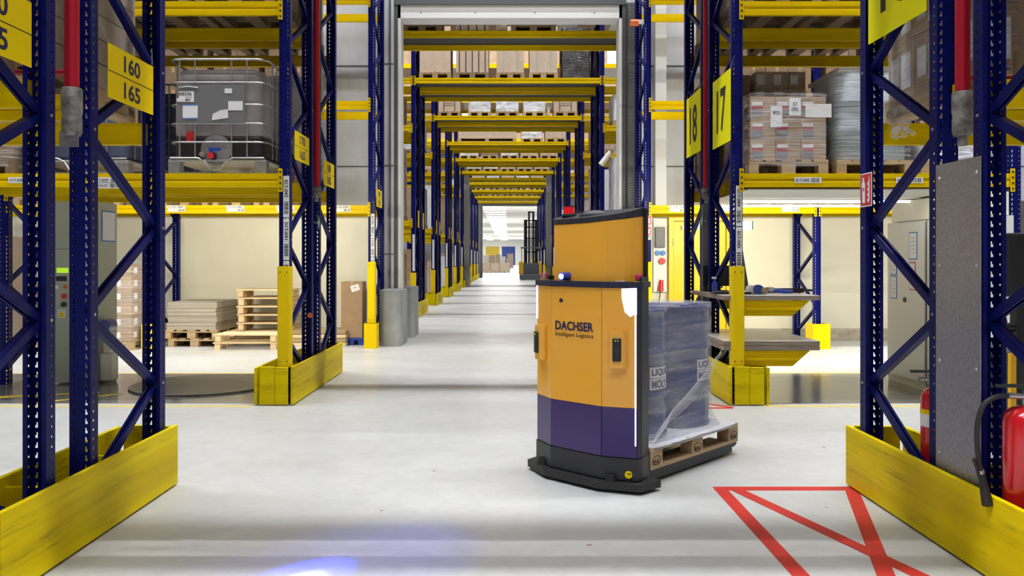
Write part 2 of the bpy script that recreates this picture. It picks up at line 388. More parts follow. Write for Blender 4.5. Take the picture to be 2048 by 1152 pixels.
# yellow door in the cross wall, right
dr = struct('door_1', MB().box(3.06, 4.02, 14.9, 14.94, .01, 2.2), 'doory', bevel=.004)
ob('door_frame', MB().box(2.97, 3.05, 14.86, 15.0, 0, 2.29).box(4.03, 4.11, 14.86, 15.0, 0, 2.29).box(3.05, 4.03, 14.86, 15.0, 2.21, 2.29), 'doory', dr)
ob('door_closer', MB().box(3.2, 3.52, 14.82, 14.9, 2.05, 2.12).box(3.3, 3.7, 14.84, 14.86, 2.125, 2.14), 'frame_white', dr)
ob('door_handle', MB().box(3.92, 3.96, 14.86, 14.9, .98, 1.16).cyl((3.94, 14.85, 1.07), (3.82, 14.85, 1.07), .01, n=8), 'black', dr)
for z in (.4, 1.75): ob('hinge', MB().cyl((3.05, 14.85, z), (3.05, 14.85, z+.14), .012, n=8), 'steel', dr)
# second and third cross walls
def cross_wall(name, y, y1, x0, x1, z1, m_='concrete'):
    return struct(name, MB().box(-14, x0, y, y1, 0, 16).box(x1, 14, y, y1, 0, 16).box(x0, x1, y, y1, z1, 16), m_)
cross_wall('wall_middle', 45.0, 45.3, -2.15, 2.15, 6.5)
t3 = struct('trim_3', MB().box(-2.48, -2.15, 44.8, 45.0, 0, 6.6).box(2.15, 2.48, 44.8, 45.0, 0, 6.6), 'concrete')
cross_wall('wall_far', 67.2, 67.5, -2.1, 2.45, 5.95)
struct('trim_4', MB().box(-2.22, -2.1, 67.05, 67.5, 0, 6.05).box(2.45, 2.57, 67.05, 67.5, 0, 6.05).box(-2.1, 2.45, 67.05, 67.5, 5.95, 6.05), 'bollard')
# bright hall beyond
HY = 218
struct('floor_hall', MB().box(-30, 14, 67.5, HY, -.15, 0), 'floor')
hc = struct('ceiling_hall', MB().box(-30, 14, 67.5, HY, 6.7, 6.9), 'whitewall')
struct('wall_hall_right', MB().box(7.0, 7.2, 67.5, HY, 0, 6.7), 'whitewall')
struct('wall_hall_left', MB().box(-30.2, -30, 67.5, HY, 0, 6.7), 'whitewall')
struct('wall_hall_back', MB().box(-30, 7, HY, HY+.3, 0, 6.7), 'whitewall')
for i in range(22):
    ob('ceiling_lamp', MB().box(-2.5, -.2, 74+i*4.6, 74.35+i*4.6, 6.62, 6.7), 'hall_lamp', hc)
for x in (-9, -5.3, -1.7): ob('ceiling_lamp', MB().box(x, x+1.5, 180, 214, 6.6, 6.7), 'hall_lamp', hc)
for nm, x0, m_ in (('door_2', -5.9, 'docky'), ('door_3', -1.6, 'dockblue')):
    d = struct(nm, MB().box(x0, x0+3.6, HY-.08, HY-.01, 0, 5.0), m_)
    if m_ == 'docky': ob('lower_panel', MB().box(x0, x0+3.6, HY-.12, HY-.08, 0, 2.9), 'trucky', d)
    ob('door_frame', MB().box(x0-.25, x0, HY-.1, HY, 0, 5.2).box(x0+3.6, x0+3.85, HY-.1, HY, 0, 5.2).box(x0, x0+3.6, HY-.1, HY, 5.0, 5.2), 'whitewall', d)
struct('trim_5', MB().tube([(5.6, 68, 6.3), (5.6, 190, 6.3)], .06, 6).tube([(6.3, 68, 6.1), (6.3, 190, 6.1)], .06, 6)
       .box(5.2, 6.9, 95, 95.2, 4.2, 4.3).box(5.2, 5.3, 95, 95.1, 4.2, 6.7).box(5.2, 6.9, 80, 80.2, 5.4, 5.5).box(5.4, 5.5, 80, 80.1, 5.4, 6.7), 'greymetal')

# ------------------------------------------------------------------ racking
PW, PD = .115, .08
def post_mesh(h, detail):
    def f():
        mb = MB()
        if not detail:
            t = .004; a = PW/2
            mb.box(-a, a, 0, t, 0, h).box(-a, -a+t, t, PD, 0, h).box(a-t, a, t, PD, 0, h).box(-a, -a+.02, PD-t, PD, 0, h).box(a-.02, a, PD-t, PD, 0, h)
            return mb.mesh('post', ['blue'])
        a = PW/2; xs = [-a, -a+.016, -a+.028, a-.028, a-.016, a]
        n = int(h/.05)
        for k in range(n):
            z = k*.05; zs = [z, z+.012, z+.026, z+.040, z+.05]
            vs = [(x, 0, q) for q in zs for x in xs]; fs = []
            for r in range(4):
                for c_ in range(5):
                    if r in (1, 2) and c_ in (1, 3): continue
                    i = r*6+c_; fs.append((i, i+1, i+7, i+6))
            mb.add(vs, fs)
            mb.add([(-a+.016, 0, z+.026), (-a+.022, 0, z+.026), (-a+.022, 0, z+.04), (-a+.016, 0, z+.04)], [(0, 1, 2, 3)])
            mb.add([(a-.022, 0, z+.026), (a-.016, 0, z+.026), (a-.016, 0, z+.04), (a-.022, 0, z+.04)], [(0, 1, 2, 3)])
            for sx in (-1, 1):     # small round punchings along the flanges
                y = .03; e = .006; q = [(sx*a, y-e), (sx*a, y+e)]
                ys = [0, y-.005, y+.005, PD]; z2 = [z, z+.02, z+.03, z+.05]
                vv = [(sx*a, yy, zz) for zz in z2 for yy in ys]
                mb.add(vv, [tuple(j) if sx > 0 else tuple(j)[::-1] for r in range(3) for c_ in range(3) if not (r == 1 and c_ == 1) for j in [(r*4+c_, r*4+c_+1, r*4+c_+5, r*4+c_+4)]])
        mb.box(-a+.0005, -a+.022, PD-.003, PD, 0, h).box(a-.022, a-.0005, PD-.003, PD, 0, h)
        mb.add([(-a+.022, .0, 0), (-a+.022, .012, 0), (-a+.022, .012, h), (-a+.022, .0, h)], [])
        mb.box(-.02, .02, .004, .012, 0, h)
        return mb.mesh('post', ['blue'])
    return cached(('post', h, detail), f)
def brace_mesh(L):
    def f():
        mb = MB(); a = .022; t = .004
        mb.box(-a, a, 0, L, -a, -a+t).box(-a, -a+t, 0, L, -a, a).box(a-t, a, 0, L, -a, a)
        mb.box(-a, a, 0, .06, a-t, a).box(-a, a, L-.06, L, a-t, a)
        mb.box(-a, -a+.012, 0, L, a-t, a).box(a-.012, a, 0, L, a-t, a)
        return mb.mesh('brace', ['blue'])
    return cached(('brace', round(L, 3)), f)
def frame(root, x, y0, y1, H, outer='front', detail=True, base=(0, 0)):
    """one upright frame; coordinates are world, root sits at base."""
    bxp, byp = base
    p0 = ob('post', post_mesh(H, detail), 'blue', root, (x-bxp, y0-byp, 0))
    p1 = ob('post', post_mesh(H, detail), 'blue', root, (x-bxp, y1-byp, 0), (0, 0, PI))
    dy = y1-y0-.08; k = 0; z = .2
    inner_y, outer_y = (y1-.04, y0+.04) if outer == 'front' else (y0+.04, y1-.04)
    zi = .19
    lim = H-1.1 if detail else min(H-1.1, 6.3)
    while zi < lim:
        for za, zb in ((zi, zi+.5), (zi+1.01, zi+.51)):
            pa = Vector((0, inner_y, za)); pb = Vector((0, outer_y, zb)); d = pb-pa; L = d.length
            ang = math.atan2(d.z, d.y)
            ob('brace', brace_mesh(L), 'blue', root, (x-bxp, inner_y-byp, za), (ang, 0, 0))
        zi += 1.01
    if detail:
        mb = MB()
        zi = .19
        for q in range(12):
            zz = .19+.505*q; yy = inner_y if q % 2 == 0 else outer_y
            for s in (-1, 1): mb.cyl((x-bxp+s*(PW/2-.002), yy-byp, zz), (x-bxp+s*(PW/2+.006), yy-byp, zz), .009, n=8)
        b_ = ob('bolt', mb, 'steel', root); b_['kind'] = 'stuff'
    return p0, p1
BH = .14
PROF = [(.05, 0), (0, 0), (0, -.048), (.012, -.058), (.012, -.078), (0, -.088), (0, -BH), (.05, -BH)]
def beam_mesh(L):
    return cached(('beam', round(L, 3)), lambda: MB().prism_x(PROF, 0, L).mesh('beam', ['yellow']))
def conn_mesh():
    def f():
        mb = MB().box(-.022, .022, -.006, .004, -.19, .05, 0)
        for k in range(4):
            z = .025-.058*k; mb.box(-.004, .010, -.009, -.006, z-.022, z, 1).box(-.012, -.004, -.009, -.006, z-.008, z, 1)
        return mb.mesh('connector', ['yellow', 'black'])
    return cached('conn', f)
def beam(root, x0, x1, y, z, base, face=-1, conn=True):
    """beam top at z, its ribbed face at y looking to face (-1: camera)"""
    L = x1-x0
    if face < 0: b = ob('beam', beam_mesh(L), 'yellow', root, (x0-base[0], y-base[1], z))
    else: b = ob('beam', beam_mesh(L), 'yellow', root, (x1-base[0], y-base[1], z), (0, 0, PI))
    if conn:
        ob('connector', conn_mesh(), 'yellow', b, (-.018, -.006, 0)); ob('connector', conn_mesh(), 'yellow', b, (L+.018, -.006, 0))
    return b
def bar_label(key_text, wd=.28, h=.06, second=False):
    def f():
        mb = MB().box(-wd/2, wd/2, -.002, 0, -h/2, h/2, 0); r = random.Random(key_text); x = wd*.12
        while x < wd*.42:
            t = r.choice((.003, .006, .009)); mb.box(x, x+t, -.0026, -.002, -h*.36, h*.36, 1); x += t+r.choice((.004, .007))
        return mb.mesh('barcode_label', ['paper', 'blacktext'])
    return cached(('bar', key_text, wd, h), f)
def label_on_beam(b, x, txt, z=-.07, wd=.28, h=.06):
    ob('barcode_label', bar_label(txt, wd, h), 'paper', b, (x, -.001, z))
    text(txt, wd*.50, h*.5, 'blacktext', b, (x-wd*.2, -.003, z), bold=.01)
def post_label(p, txts, z0, L=.42, rot=PI/2):
    for i, t in enumerate(txts):
        zc = z0-(i+.5)*(L+.01)
        ob('barcode_label', bar_label(t, L, .062), 'paper', p, (.018, -.001, zc), (0, rot, 0))
        text(t, L*.42, .038, 'blacktext', p, (.018, -.0035, zc+(.2*L if rot > 0 else -.2*L)), (0, rot, 0), bold=.01)
def post_guard(p, h=1.04, z0=.39):
    a = PW/2+.012
    mb = MB().box(-a, a, -.045, -.035, 0, h).box(-a, -a+.008, -.045, .05, 0, h).box(a-.008, a, -.045, .05, 0, h)
    mb = MB().prism([(-a+.018, -.045), (a-.018, -.045), (a, -.02), (a, .05), (a-.006, .05), (a-.006, -.018), (a-.02, -.038), (-a+.02, -.038), (-a+.006, -.018), (-a+.006, .05), (-a, .05), (-a, -.02)], 0, h)
    g = ob('post_guard', mb, 'post_yellow', p, (0, 0, z0))
    m2 = MB()
    for z in (.06, h-.06):
        for x in (-.035, .035): m2.cyl((x, -.0455, z), (x, -.047, z), .007, n=8)
    m2_ = ob('screw', m2, 'black', p, (0, 0, z0)); return g

def end_guard(label, side, xi, xo, y0, y1, h=.4, seam=True):
    """yellow box of boards standing round the feet of a double rack; xi aisle side, xo outer side"""
    s = 1 if xi > 0 else -1; lo, hi = min(xi, xo), max(xi, xo); cx, cy = (lo+hi)/2, (y0+y1)/2
    t = thing('rack_guard', label, 'guard', (cx, cy, 0)); T = .028
    def bd(nm, x0, x1, ya, yb, z0=.012, z1=h, m_='guardy'):
        return ob(nm, MB().box(x0-cx, x1-cx, ya-cy, yb-cy, z0, z1), m_, t, bevel=.003, seg=1)
    xa, xb = (xi, xi-s*T)
    if y1-y0 > 2.0 and y0 < 5:
        ys = [y0, y0+.72, y1]
        bd('side_board', min(xa, xb), max(xa, xb), ys[0], ys[1]-.003, z1=h+.004); bd('side_board', min(xa, xb), max(xa, xb), ys[1]+.003, ys[2])
    else: bd('side_board', min(xa, xb), max(xa, xb), y0, y1)
    xa, xb = (xo, xo+s*T); bd('side_board', min(xa, xb), max(xa, xb), y0, y1, z1=h-.01)
    mid = lo+(hi-lo)*(.53 if s < 0 else .5)
    for ya in (y0, y1-T):
        bd('end_board', lo+T, mid-.002, ya, ya+T, m_='guardx'); bd('end_board', mid+.002, hi-T, ya, ya+T, z1=h-.004, m_='guardx')
    n = 4 if y1-y0 > 2 else 1
    for k in range(1, n):
        ya = y0+(y1-y0)*k/n; bd('cross_board', lo+T, hi-T, ya, ya+.025, z1=h-.05, m_='guardx')
    mb = MB(); q = s*-1
    for yy in [y0+.06+(y1-y0-.12)*k/4 for k in range(5)]:
        for z in (.08, .2, .33):
            mb.cyl((xi-cx, yy-cy, z), (xi-cx-s*.003, yy-cy, z), .012, n=8)
    bo = ob('bolt_head', mb, 'greymetal', t); return t
LX, RX = -2.31, 2.375       # centre lines of the aisle posts, left and right, near the camera
L2, R2 = -6.03, 5.255       # next posts outward
LV = (2.39, 4.17, 5.95)
H0 = 8.0
racks = {}
def near_rack(key, label, x_a, x_b, y0, y1, outer, levels=LV, third=None):
    lo, hi = min(x_a, x_b), max(x_a, x_b)
    base = (x_a, (y0+y1)/2); t = thing('pallet_rack', label, 'rack', (*base, 0))
    P = {}
    P['a'] = frame(t, x_a, y0, y1, H0, outer, True, base)
    P['b'] = frame(t, x_b, y0, y1, H0, outer, True, base)
    xs = [(lo, hi)]
    if third is not None:
        P['c'] = frame(t, third, y0, y1, H0, outer, False, base)
        xs.append((min(third, x_b), max(third, x_b)))
    B = {}
    for xi, (p, q) in enumerate(xs):
        for i, z in enumerate(levels):
            B[(xi, i, 'f')] = beam(t, p+PW/2, q-PW/2, y0-.012, z, base)
            B[(xi, i, 'r')] = beam(t, p+PW/2, q-PW/2, y1+.012, z, base, face=1)
    racks[key] = (t, P, B, base); return t, P, B
R1 = (2.98, 4.02, 4.36, 5.31); R2Y = (8.36, 9.36, 9.66, 10.62)
SN = {-1: 'left', 1: 'right'}
for s, xa, xb in ((-1, LX, L2), (1, RX, R2)):
    near_rack(('1f', s), 'nearest blue and yellow rack at the %s picture edge' % SN[s], xa, xb, R1[0], R1[1], 'front', LV)
    near_rack(('1b', s), 'blue and yellow rack right behind the nearest one on the %s' % SN[s], xa, xb, R1[2], R1[3], 'rear', LV)
    near_rack(('2f', s), 'blue and yellow rack %s' % ('holding the large grey caged tank' if s < 0 else 'with work benches in its lowest bay'), xa, xb, R2Y[0], R2Y[1], 'front', LV)
    near_rack(('2b', s), 'blue and yellow pallet rack backing onto the %s' % ('rack with the caged tank' if s < 0 else 'rack above the work benches'), xa, xb, R2Y[2], R2Y[3], 'rear', LV)
    near_rack(('3', s), 'single blue and yellow rack against the concrete wall, %s of the tall opening' % SN[s], xa, xb, 13.7, 14.74, 'front', (2.42, 4.19, 5.97), third=(xb+s*3.1))
# labels on beams and posts
for (key, x, tx) in ((('2f', -1), 1.83, '017-039'), (('2f', -1), .95, '017-038'), (('2f', -1), .1, '017-037'), (('2f', 1), .67, '017-045'), (('2f', 1), 1.72, '017-046'), (('2f', 1), 2.5, '017-047')):
    label_on_beam(racks[key][2][(0, 0, 'f')], x, tx)
o = racks[('2f', -1)][2][(0, 0, 'f')]
ob('barcode_label', bar_label('017-036-002'), 'paper', o, (1.83, -.001, -.125)); text('017-036-002', .15, .026, 'blacktext', o, (1.77, -.003, -.125))
for s, xs in ((-1, (.35, 1.35, 2.2, 3.15)), (1, (.45, 1.35, 2.35))):
    for i, x in enumerate(xs):
        b = racks[('3', s)][2][(0, 0, 'f')]; label_on_beam(b, x, '019-0%d' % ((35+i) if s < 0 else (41+i)), wd=.3, h=.05, z=-.03)
        ob('barcode_label', bar_label('019', .3, .05), 'paper', b, (x+.01, -.001, -.085))
pl = racks[('2f', -1)][1]['a'][0]; post_label(pl, ['017-042', '017-041', '017-040'], 2.37, .43, PI/2); post_guard(pl)
pr = racks[('2f', 1)][1]['a'][0]; post_label(pr, ['017-044', '017-043'], 2.27, .42, PI/2); post_guard(pr)
for s in (-1, 1):
    p3 = racks[('3', s)][1]['a'][0]; post_guard(p3, 1.04, .42)
    if s < 0: post_label(p3, ['019-042', '019-041', '019-040'], 2.28, .36, PI/2)
    else: post_label(p3, ['019-052'], 2.2, .36, PI/2)
g1 = end_guard('large scratched yellow guard box at the lower left corner of the picture', -1, -2.225, -2.575, 2.78, 5.38)
g2 = end_guard('large scratched yellow guard box at the lower right corner of the picture', 1, 2.275, 2.625, 2.78, 5.37)
g3 = end_guard('yellow guard box at the foot of the rack with the caged tank', -1, -2.225, -2.57, 8.27, 10.75)
g4 = end_guard('yellow guard box at the foot of the rack with the work benches', 1, 2.30, 2.655, 8.27, 10.75)
def small_guard(label, x0, x1, y0, y1, h=.42, m_='post_yellow'):
    cx, cy = (x0+x1)/2, (y0+y1)/2; t = thing('post_foot_guard', label, 'guard', (cx, cy, 0)); T = .012
    ob('front_plate', MB().box(x0-cx, x1-cx, y0-cy, y0-cy+T, 0, h), m_, t)
    for xx in (x0, x1-T): ob('side_plate', MB().box(xx-cx, xx-cx+T, y0-cy+T, y1-cy, 0, h), m_, t)
small_guard('small yellow guard at the post foot beside the tall brown carton', LX-.11, LX+.10, 13.58, 13.86)
small_guard('bright yellow guard at the post foot behind the right work bench', R2-.15, R2+.14, 13.5, 13.84)
small_guard('small yellow guard at the post foot behind the wrapped drums', RX-.11, RX+.11, 13.58, 13.86)
small_guard('small yellow guard at the post foot beside the cardboard sheet stack', L2-.1, L2+.1, 13.5, 13.84)
# unseen bridges added to shade the aisle floor; rack one keeps a slot open
for i, (ya, yb, lb) in enumerate(((2.98, 4.13, 'front half over the nearest racks'), (4.27, 5.45, 'rear half over the nearest racks'), (8.36, 10.62, 'over the second racks'))):
    t = thing('shade_bridge', 'unseen shelf added over the aisle to shade the floor, '+lb, 'shelf', (0, (ya+yb)/2, 5.7))
    h_ = (yb-ya)/2
    ob('deck', MB().box(LX, RX, -h_, h_, .0, .03), 'deck', t)
    for yy in (-h_+.02, h_-.07): ob('bridge_beam', MB().box(LX+.06, RX-.06, yy, yy+.05, -.14, 0), 'yellow', t)
    for sx in (-1, 1):      # decking in the side bays too
        ob('deck', MB().box((LX if sx < 0 else RX)+sx*.05, sx*6.0 if sx < 0 else 5.2, -h_, h_, .27, .30), 'deck', t)

UPG = []
def blocker_goods(y0, y1, xa, xb, zs, nm):  # unseen cartons and beams added to block light from neighbouring lamp rows
    t = ob('blocker_goods', MB(), ['card', 'deck', 'filmwhite', 'yellow'], None, (0, (y0+y1)/2, zs[0])); mb = MB(); h = (y1-y0)/2; r = random.Random(int(y0*10))
    for z in zs:
        mb.box(xa, xb, -h, -h+.05, z-zs[0]-.14, z-zs[0], 3).box(xa, xb, h-.05, h, z-zs[0]-.14, z-zs[0], 3)
        x = xa+.02
        while x < xb-.4:
            w_ = min(r.uniform(.85, 1.3), xb-x); hh = r.uniform(1.3, 1.55)
            mb.box(x, x+w_-.01, -h+.02, h-.02, z-zs[0]+.001, z-zs[0]+hh, r.choice((0, 0, 2))); x += w_
    me = mb.mesh('blocker_goods', ['card', 'deck', 'filmwhite', 'yellow']); t.data = me
    return tag(t, 'unseen cartons added above the picture to block lamp light, '+nm, 'goods', kind='stuff')
blocker_goods(2.99, 4.13, -6.0, 5.2, (6.05, 7.8, 9.6), 'over the nearest racks, front'); blocker_goods(4.27, 5.45, -6.0, 5.2, (6.05, 7.8, 9.6), 'over the nearest racks, back')
blocker_goods(8.37, 10.6, -6.0, 5.2, (6.05, 7.8, 9.6), 'over the second racks')

# far rows, each one rack spanning the aisle
ZB = (2.51, 4.97, 6.2)
far = [(16.6, 1), (20.9, 2), (26.4, 2), (32.2, 2), (37.5, 2), (42.9, 1), (46.4, 1), (49.2, 2), (54.4, 2), (59.8, 2), (64.9, 1)]
ORD = ['first', 'second', 'third', 'fourth', 'fifth', 'sixth', 'seventh', 'eighth', 'ninth', 'tenth', 'eleventh']
AX = 2.445
for i, (D, n) in enumerate(far):
    lab = '%s blue and yellow rack row spanning the aisle beyond the tall opening' % ORD[i].capitalize()
    base = (0, D); t = thing('pallet_rack', lab.lower(), 'rack', (0, D, 0), group=None)
    fr = [(D, D+1.05, 'front')]+([(D+1.4, D+2.4, 'rear')] if n == 2 else [])
    det = D < 22
    for (ya, yb, out) in fr:
        for s in (-1, 1):
            for x in (AX, 5.3):
                if x > 3 and D > 45: continue
                p0, p1 = frame(t, s*x, ya, yb, 8.6, out, False, base)
                if x == AX and out == 'front' and D > 17:
                    ob('post_label_strip', MB().box(-.02, .04, -.004, -.001, 1.2, 2.15), 'white', p0)
                    ob('post_guard', MB().box(-.07, .07, -.03, .03, .3, 1.16), 'post_yellow', p0)
        for z in ZB:
            rib = z == 6.2
            for (yy, fc) in ((ya-.012, -1), (yb+.012, 1)):
                if rib: beam(t, -AX+PW/2, AX-PW/2, yy, z, base, fc, conn=(fc < 0))
                if D < 45:
                    for s in (-1, 1):
                        a, b = sorted((s*(AX+PW/2), s*(5.3-PW/2))); beam(t, a, b, yy, z, base, fc, conn=(fc < 0 and D < 30))
        ob('deck', MB().box(-AX, AX, ya-D+.06, yb-D-.06, 6.17, 6.195), 'deck', t)
    blocker_goods(D, D+(2.4 if n == 2 else 1.05), -5.3, 5.3, (7.9, 9.6), '%s row beyond the opening' % ORD[i])
    if D > 18:
        for s in (-1, 1):
            ob('aisle_sign', MB().box(s*(AX-.065), s*(AX-.07), .5, .75, 2.35, 2.8), 'sign_lime' if s > 0 else 'sign_yellow', t)
            if n == 2: ob('aisle_sign', MB().box(s*(AX-.065), s*(AX-.07), 1.7, 1.95, 2.35, 2.8), 'sign_lime' if s > 0 else 'sign_yellow', t)
            if D < 44 or D > 48:
                end_guard('yellow guard box at the %s foot of the %s rack row beyond the opening' % (SN[s], ORD[i]), s, s*2.34, s*2.68, D-.18, D+(2.5 if n == 2 else 1.2), h=.38)

# concrete bollards
def bollard(label, x0, x1, y0, y1, h, r=.12, s=1):
    cx, cy = (x0+x1)/2, (y0+y1)/2; a, b = (x1-x0)/2, (y1-y0)/2; pts = []
    for (qx, qy, a0) in ((a-r, -b+r, -PI/2), (a-.01, b-.01, 0), (-a+.01, b-.01, PI/2), (-a+r, -b+r, PI)):
        rr = r if qy < 0 else .01
        for k in range(7 if qy < 0 else 2): t_ = a0+PI/2*k/(6 if qy < 0 else 1); pts.append((qx+rr*math.cos(t_), qy+rr*math.sin(t_)))
    o = ob('concrete_bollard', MB().prism(pts, 0, h, sm=False), 'bollard', None, (cx, cy, 0), bevel=.012)
    return tag(o, label, 'bollard')
bollard('round-cornered concrete bollard left of the tall opening', -2.22, -1.84, 13.9, 14.8, .97)
bollard('concrete bollard just beyond the tall opening, behind the left one', -2.02, -1.80, 15.45, 16.3, .97, .06)
bollard('round-cornered concrete bollard right of the tall opening', 1.94, 2.3, 13.9, 14.8, .97)
bollard('distant concrete bollard left of the middle wall opening', -2.50, -2.08, 43.9, 44.75, 1.05)
bollard('distant concrete bollard right of the middle wall opening', 2.08, 2.50, 43.9, 44.75, 1.05)

# ------------------------------------------------------------------ pallets and loads
def pallet_boards(parent, w_, d_, z, mt, joined=False, part_names=True, legs=True):
    """wooden pallet, boards one by one or joined into one small mesh"""
    L, W = (d_, w_) if d_ >= w_ else (w_, d_); along_y = d_ >= w_
    def pos(l, q): return (q, l) if along_y else (l, q)
    def sz(l, q, h): return (q, l, h) if along_y else (l, q, h)
    items = []
    for q, bw in ((-W/2+.05, .1), (0, .145), (W/2-.05, .1)): items.append(('bottom_board', (0, q), (L, bw, .022), .011))
    for l in (-L/2+.0725, 0, L/2-.0725):
        for q, bw in ((-W/2+.05, .1), (0, .145), (W/2-.05, .1)): items.append(('block', (l, q), (.145, bw, .078), .061))
        items.append(('cross_board', (l, 0), (.145, W, .022), .111))
    for q, bw in ((-W/2+.0725, .145), (-W/4+.02, .1), (0, .145), (W/4-.02, .1), (W/2-.0725, .145)): items.append(('deck_board', (0, q), (L, bw, .022), .133))
    if joined:
        def f():
            mb = MB()
            for nm, (l, q), (a, b, h), zc in items:
                x, y = pos(l, q); sx, sy, sz_ = sz(a, b, h); mb.box(x-sx/2, x+sx/2, y-sy/2, y+sy/2, zc-sz_/2+.0005, zc+sz_/2-.0005)
            return mb.mesh('pallet', [mt])
        return ob('pallet', cached(('pal', w_, d_, mt), f), mt, parent, (0, 0, z))
    for nm, (l, q), (a, b, h), zc in items:
        x, y = pos(l, q); s3 = sz(a-.002, b-.002, h-.001)
        bx(nm, s3, mt, parent, (x, y, z+zc))
PH = .144
def carton_mesh(w_, d_, h_, m_, lab=None, tape=True, straps=0, mark=None):
    def f():
        mb = MB().box(-w_/2, w_/2, -d_/2, d_/2, 0, h_, 0); e = .0015
        if tape: mb.box(-.025, .025, -d_/2-e, d_/2+e, h_-.08, h_+e, 1); mb.box(-.025, .025, -d_/2-e, -d_/2, 0, .05, 1)
        if lab:
            for (lx, lz, lw, lh, mi) in lab: mb.box(lx*w_-lw/2, lx*w_+lw/2, -d_/2-2*e, -d_/2, lz*h_-lh/2, lz*h_+lh/2, mi)
            for (lx, lz, lw, lh, mi) in lab:
                for s in (-1, 1): mb.box(s*(w_/2), s*(w_/2+2*e), lx*d_-lw/2, lx*d_+lw/2, lz*h_-lh/2, lz*h_+lh/2, mi)
        for k in range(straps):
            x = -w_/2+w_*(k+.5)/straps; mb.box(x-.009, x+.009, -d_/2-.004, d_/2+.004, -.002, h_+.004, 3)
        return mb.mesh('carton', [m_, 'paper_tape', 'white', 'black', 'labelred', 'labelgrey', 'printmark'])
    return cached(('ct', round(w_, 3), round(d_, 3), round(h_, 3), m_, str(lab), tape, straps), f)
M['paper_tape'] = mat('packing_tape', (.42, .30, .18), .35)
M['labelred'] = mat('label_red', (.5, .03, .03), .6); M['labelgrey'] = mat('label_grey', (.2, .2, .22), .6); M['printmark'] = mat('box_print', (.09, .05, .035), .8)
def shell_mesh(w_, d_, h_, m_, seed=0, amp=.012, top=True, taper=0, n=10, flare=0.0):
    """lumpy wrapped shell"""
    def f():
        r = random.Random(seed); mb = MB(); N = n; ring = []
        rr = .06
        for k in range(4*N):
            sd, u = k//N, (k % N)/N
            cx = [(-1+2*u, -1), (1, -1+2*u), (1-2*u, 1), (-1, 1-2*u)][sd]
            ring.append(cx)
        K = 12; vs = []
        for j in range(K+1):
            z = h_*j/K; t = 1+flare*max(0, 1-j/2.5)
            for (a, b) in ring:
                cr = 1-.05*(abs(a)*abs(b))**6
                da = r.uniform(-amp, amp); pinch = taper*(j/K)
                vs.append((a*(w_/2*(t-pinch))*cr+da*(1 if abs(a) == 1 else .3), b*(d_/2*(t-pinch))*cr+da*(1 if abs(b) == 1 else .3), z+(r.uniform(-amp, amp) if 0 < j else 0)))
        n4 = 4*N
        fs = [(j*n4+i, j*n4+(i+1) % n4, (j+1)*n4+(i+1) % n4, (j+1)*n4+i) for j in range(K) for i in range(n4)]
        mb.add(vs, fs, 0, True)
        if top: mb.add(vs[-n4:]+[(0, 0, h_+.01)], [(i, (i+1) % n4, n4) for i in range(n4)], 0, True)
        return mb.mesh('wrap', [m_])
    return cached(('shell', round(w_, 3), round(d_, 3), round(h_, 3), m_, seed, taper, flare), f)
def load(label, x0, x1, yf, d_, z, kind, h_, mt='wood', group=None, near=False, cm='card', seed=0, straps=0, nx=2, nz=3, ny=1, lab=None, txt=None, pallet=True, rz=0, film_=None, wr='filmwhite', drop=0, cat='pallet load', name='pallet_load'):
    """a pallet with its load; front at yf, base on z"""
    w_ = x1-x0; t = thing(name, label, cat, ((x0+x1)/2, yf+d_/2, z), rz, group)
    if pallet:
        if near:
            p = bpy.data.objects.new('pallet', None); C.objects.link(p); p.parent = t; pallet_boards(p, w_, d_, 0, mt)
        else:
            p = pallet_boards(t, w_, d_, 0, mt, joined=True)
    b = PH if pallet else 0
    if kind == 'big':
        ob('carton', carton_mesh(w_-.03, d_-.05, h_, cm, lab, tape=not straps), cm, t, (0, 0, b+.001))
        for k in range(straps):
            x = -(w_-.03)/2+(w_-.03)*(k+.5)/straps; ww, dd = .011, d_/2-.025
            ob('strap', MB().box(x-ww, x+ww, -dd-.005, -dd, b, b+h_+.005).box(x-ww, x+ww, dd, dd+.005, b, b+h_+.005).box(x-ww, x+ww, -dd, dd, b+h_+.0015, b+h_+.006), 'black' if straps > 2 or seed else 'strapgreen', t)
        if txt: text(txt, (w_-.03)*.45, h_*.16, 'printmark', t, (0, -(d_-.05)/2-.001, b+h_*.32), bold=.01, name='print')
    elif kind == 'grid':
        cw, ch, cdp = (w_-.03)/nx, h_/nz, (d_-.04)/ny
        for k in range(nz):
            for i in range(nx):
                for j in range(ny):
                    o = ob('carton', carton_mesh(cw-.006, cdp-.006, ch-.004, cm, lab), cm, t, (-(w_-.03)/2+cw*(i+.5)+random.uniform(-.003, .003), -(d_-.04)/2+cdp*(j+.5), b+ch*k+.001))
    elif kind == 'wrap':
        ob('wrapped_goods', shell_mesh(w_-.02, d_-.03, h_, wr, seed), wr, t, (0, 0, b+.001))
    elif kind == 'sheets':
        k = 0; z_ = 0; r = random.Random(seed)
        while z_ < h_-.02:
            hh = min(r.uniform(.05, .12), h_-z_); dx, dy = r.uniform(-.012, .012), r.uniform(-.012, .012)
            ob('sheet_bundle', MB().box(-w_/2+.03+dx, w_/2-.03+dx, -d_/2+.03+dy, d_/2-.03+dy, b+z_+.002, b+z_+hh-.003), 'sheets', t); z_ += hh
    elif kind == 'pallets':
        for k in range(1, int(h_)): pallet_boards(t, w_, d_, k*PH, mt, joined=True)
    if film_:
        ob('stretch_film', shell_mesh(w_+.015, d_+.015, h_+(.10 if pallet else .02), film_, seed+50, .006, flare=0), film_, t, (0, 0, b-.07 if pallet else 0))
    return t
M['strapgreen'] = mat('pale_green_strap', (.32, .46, .40), .5)
LB = [(-.18, .52, .09, .12, 2)]
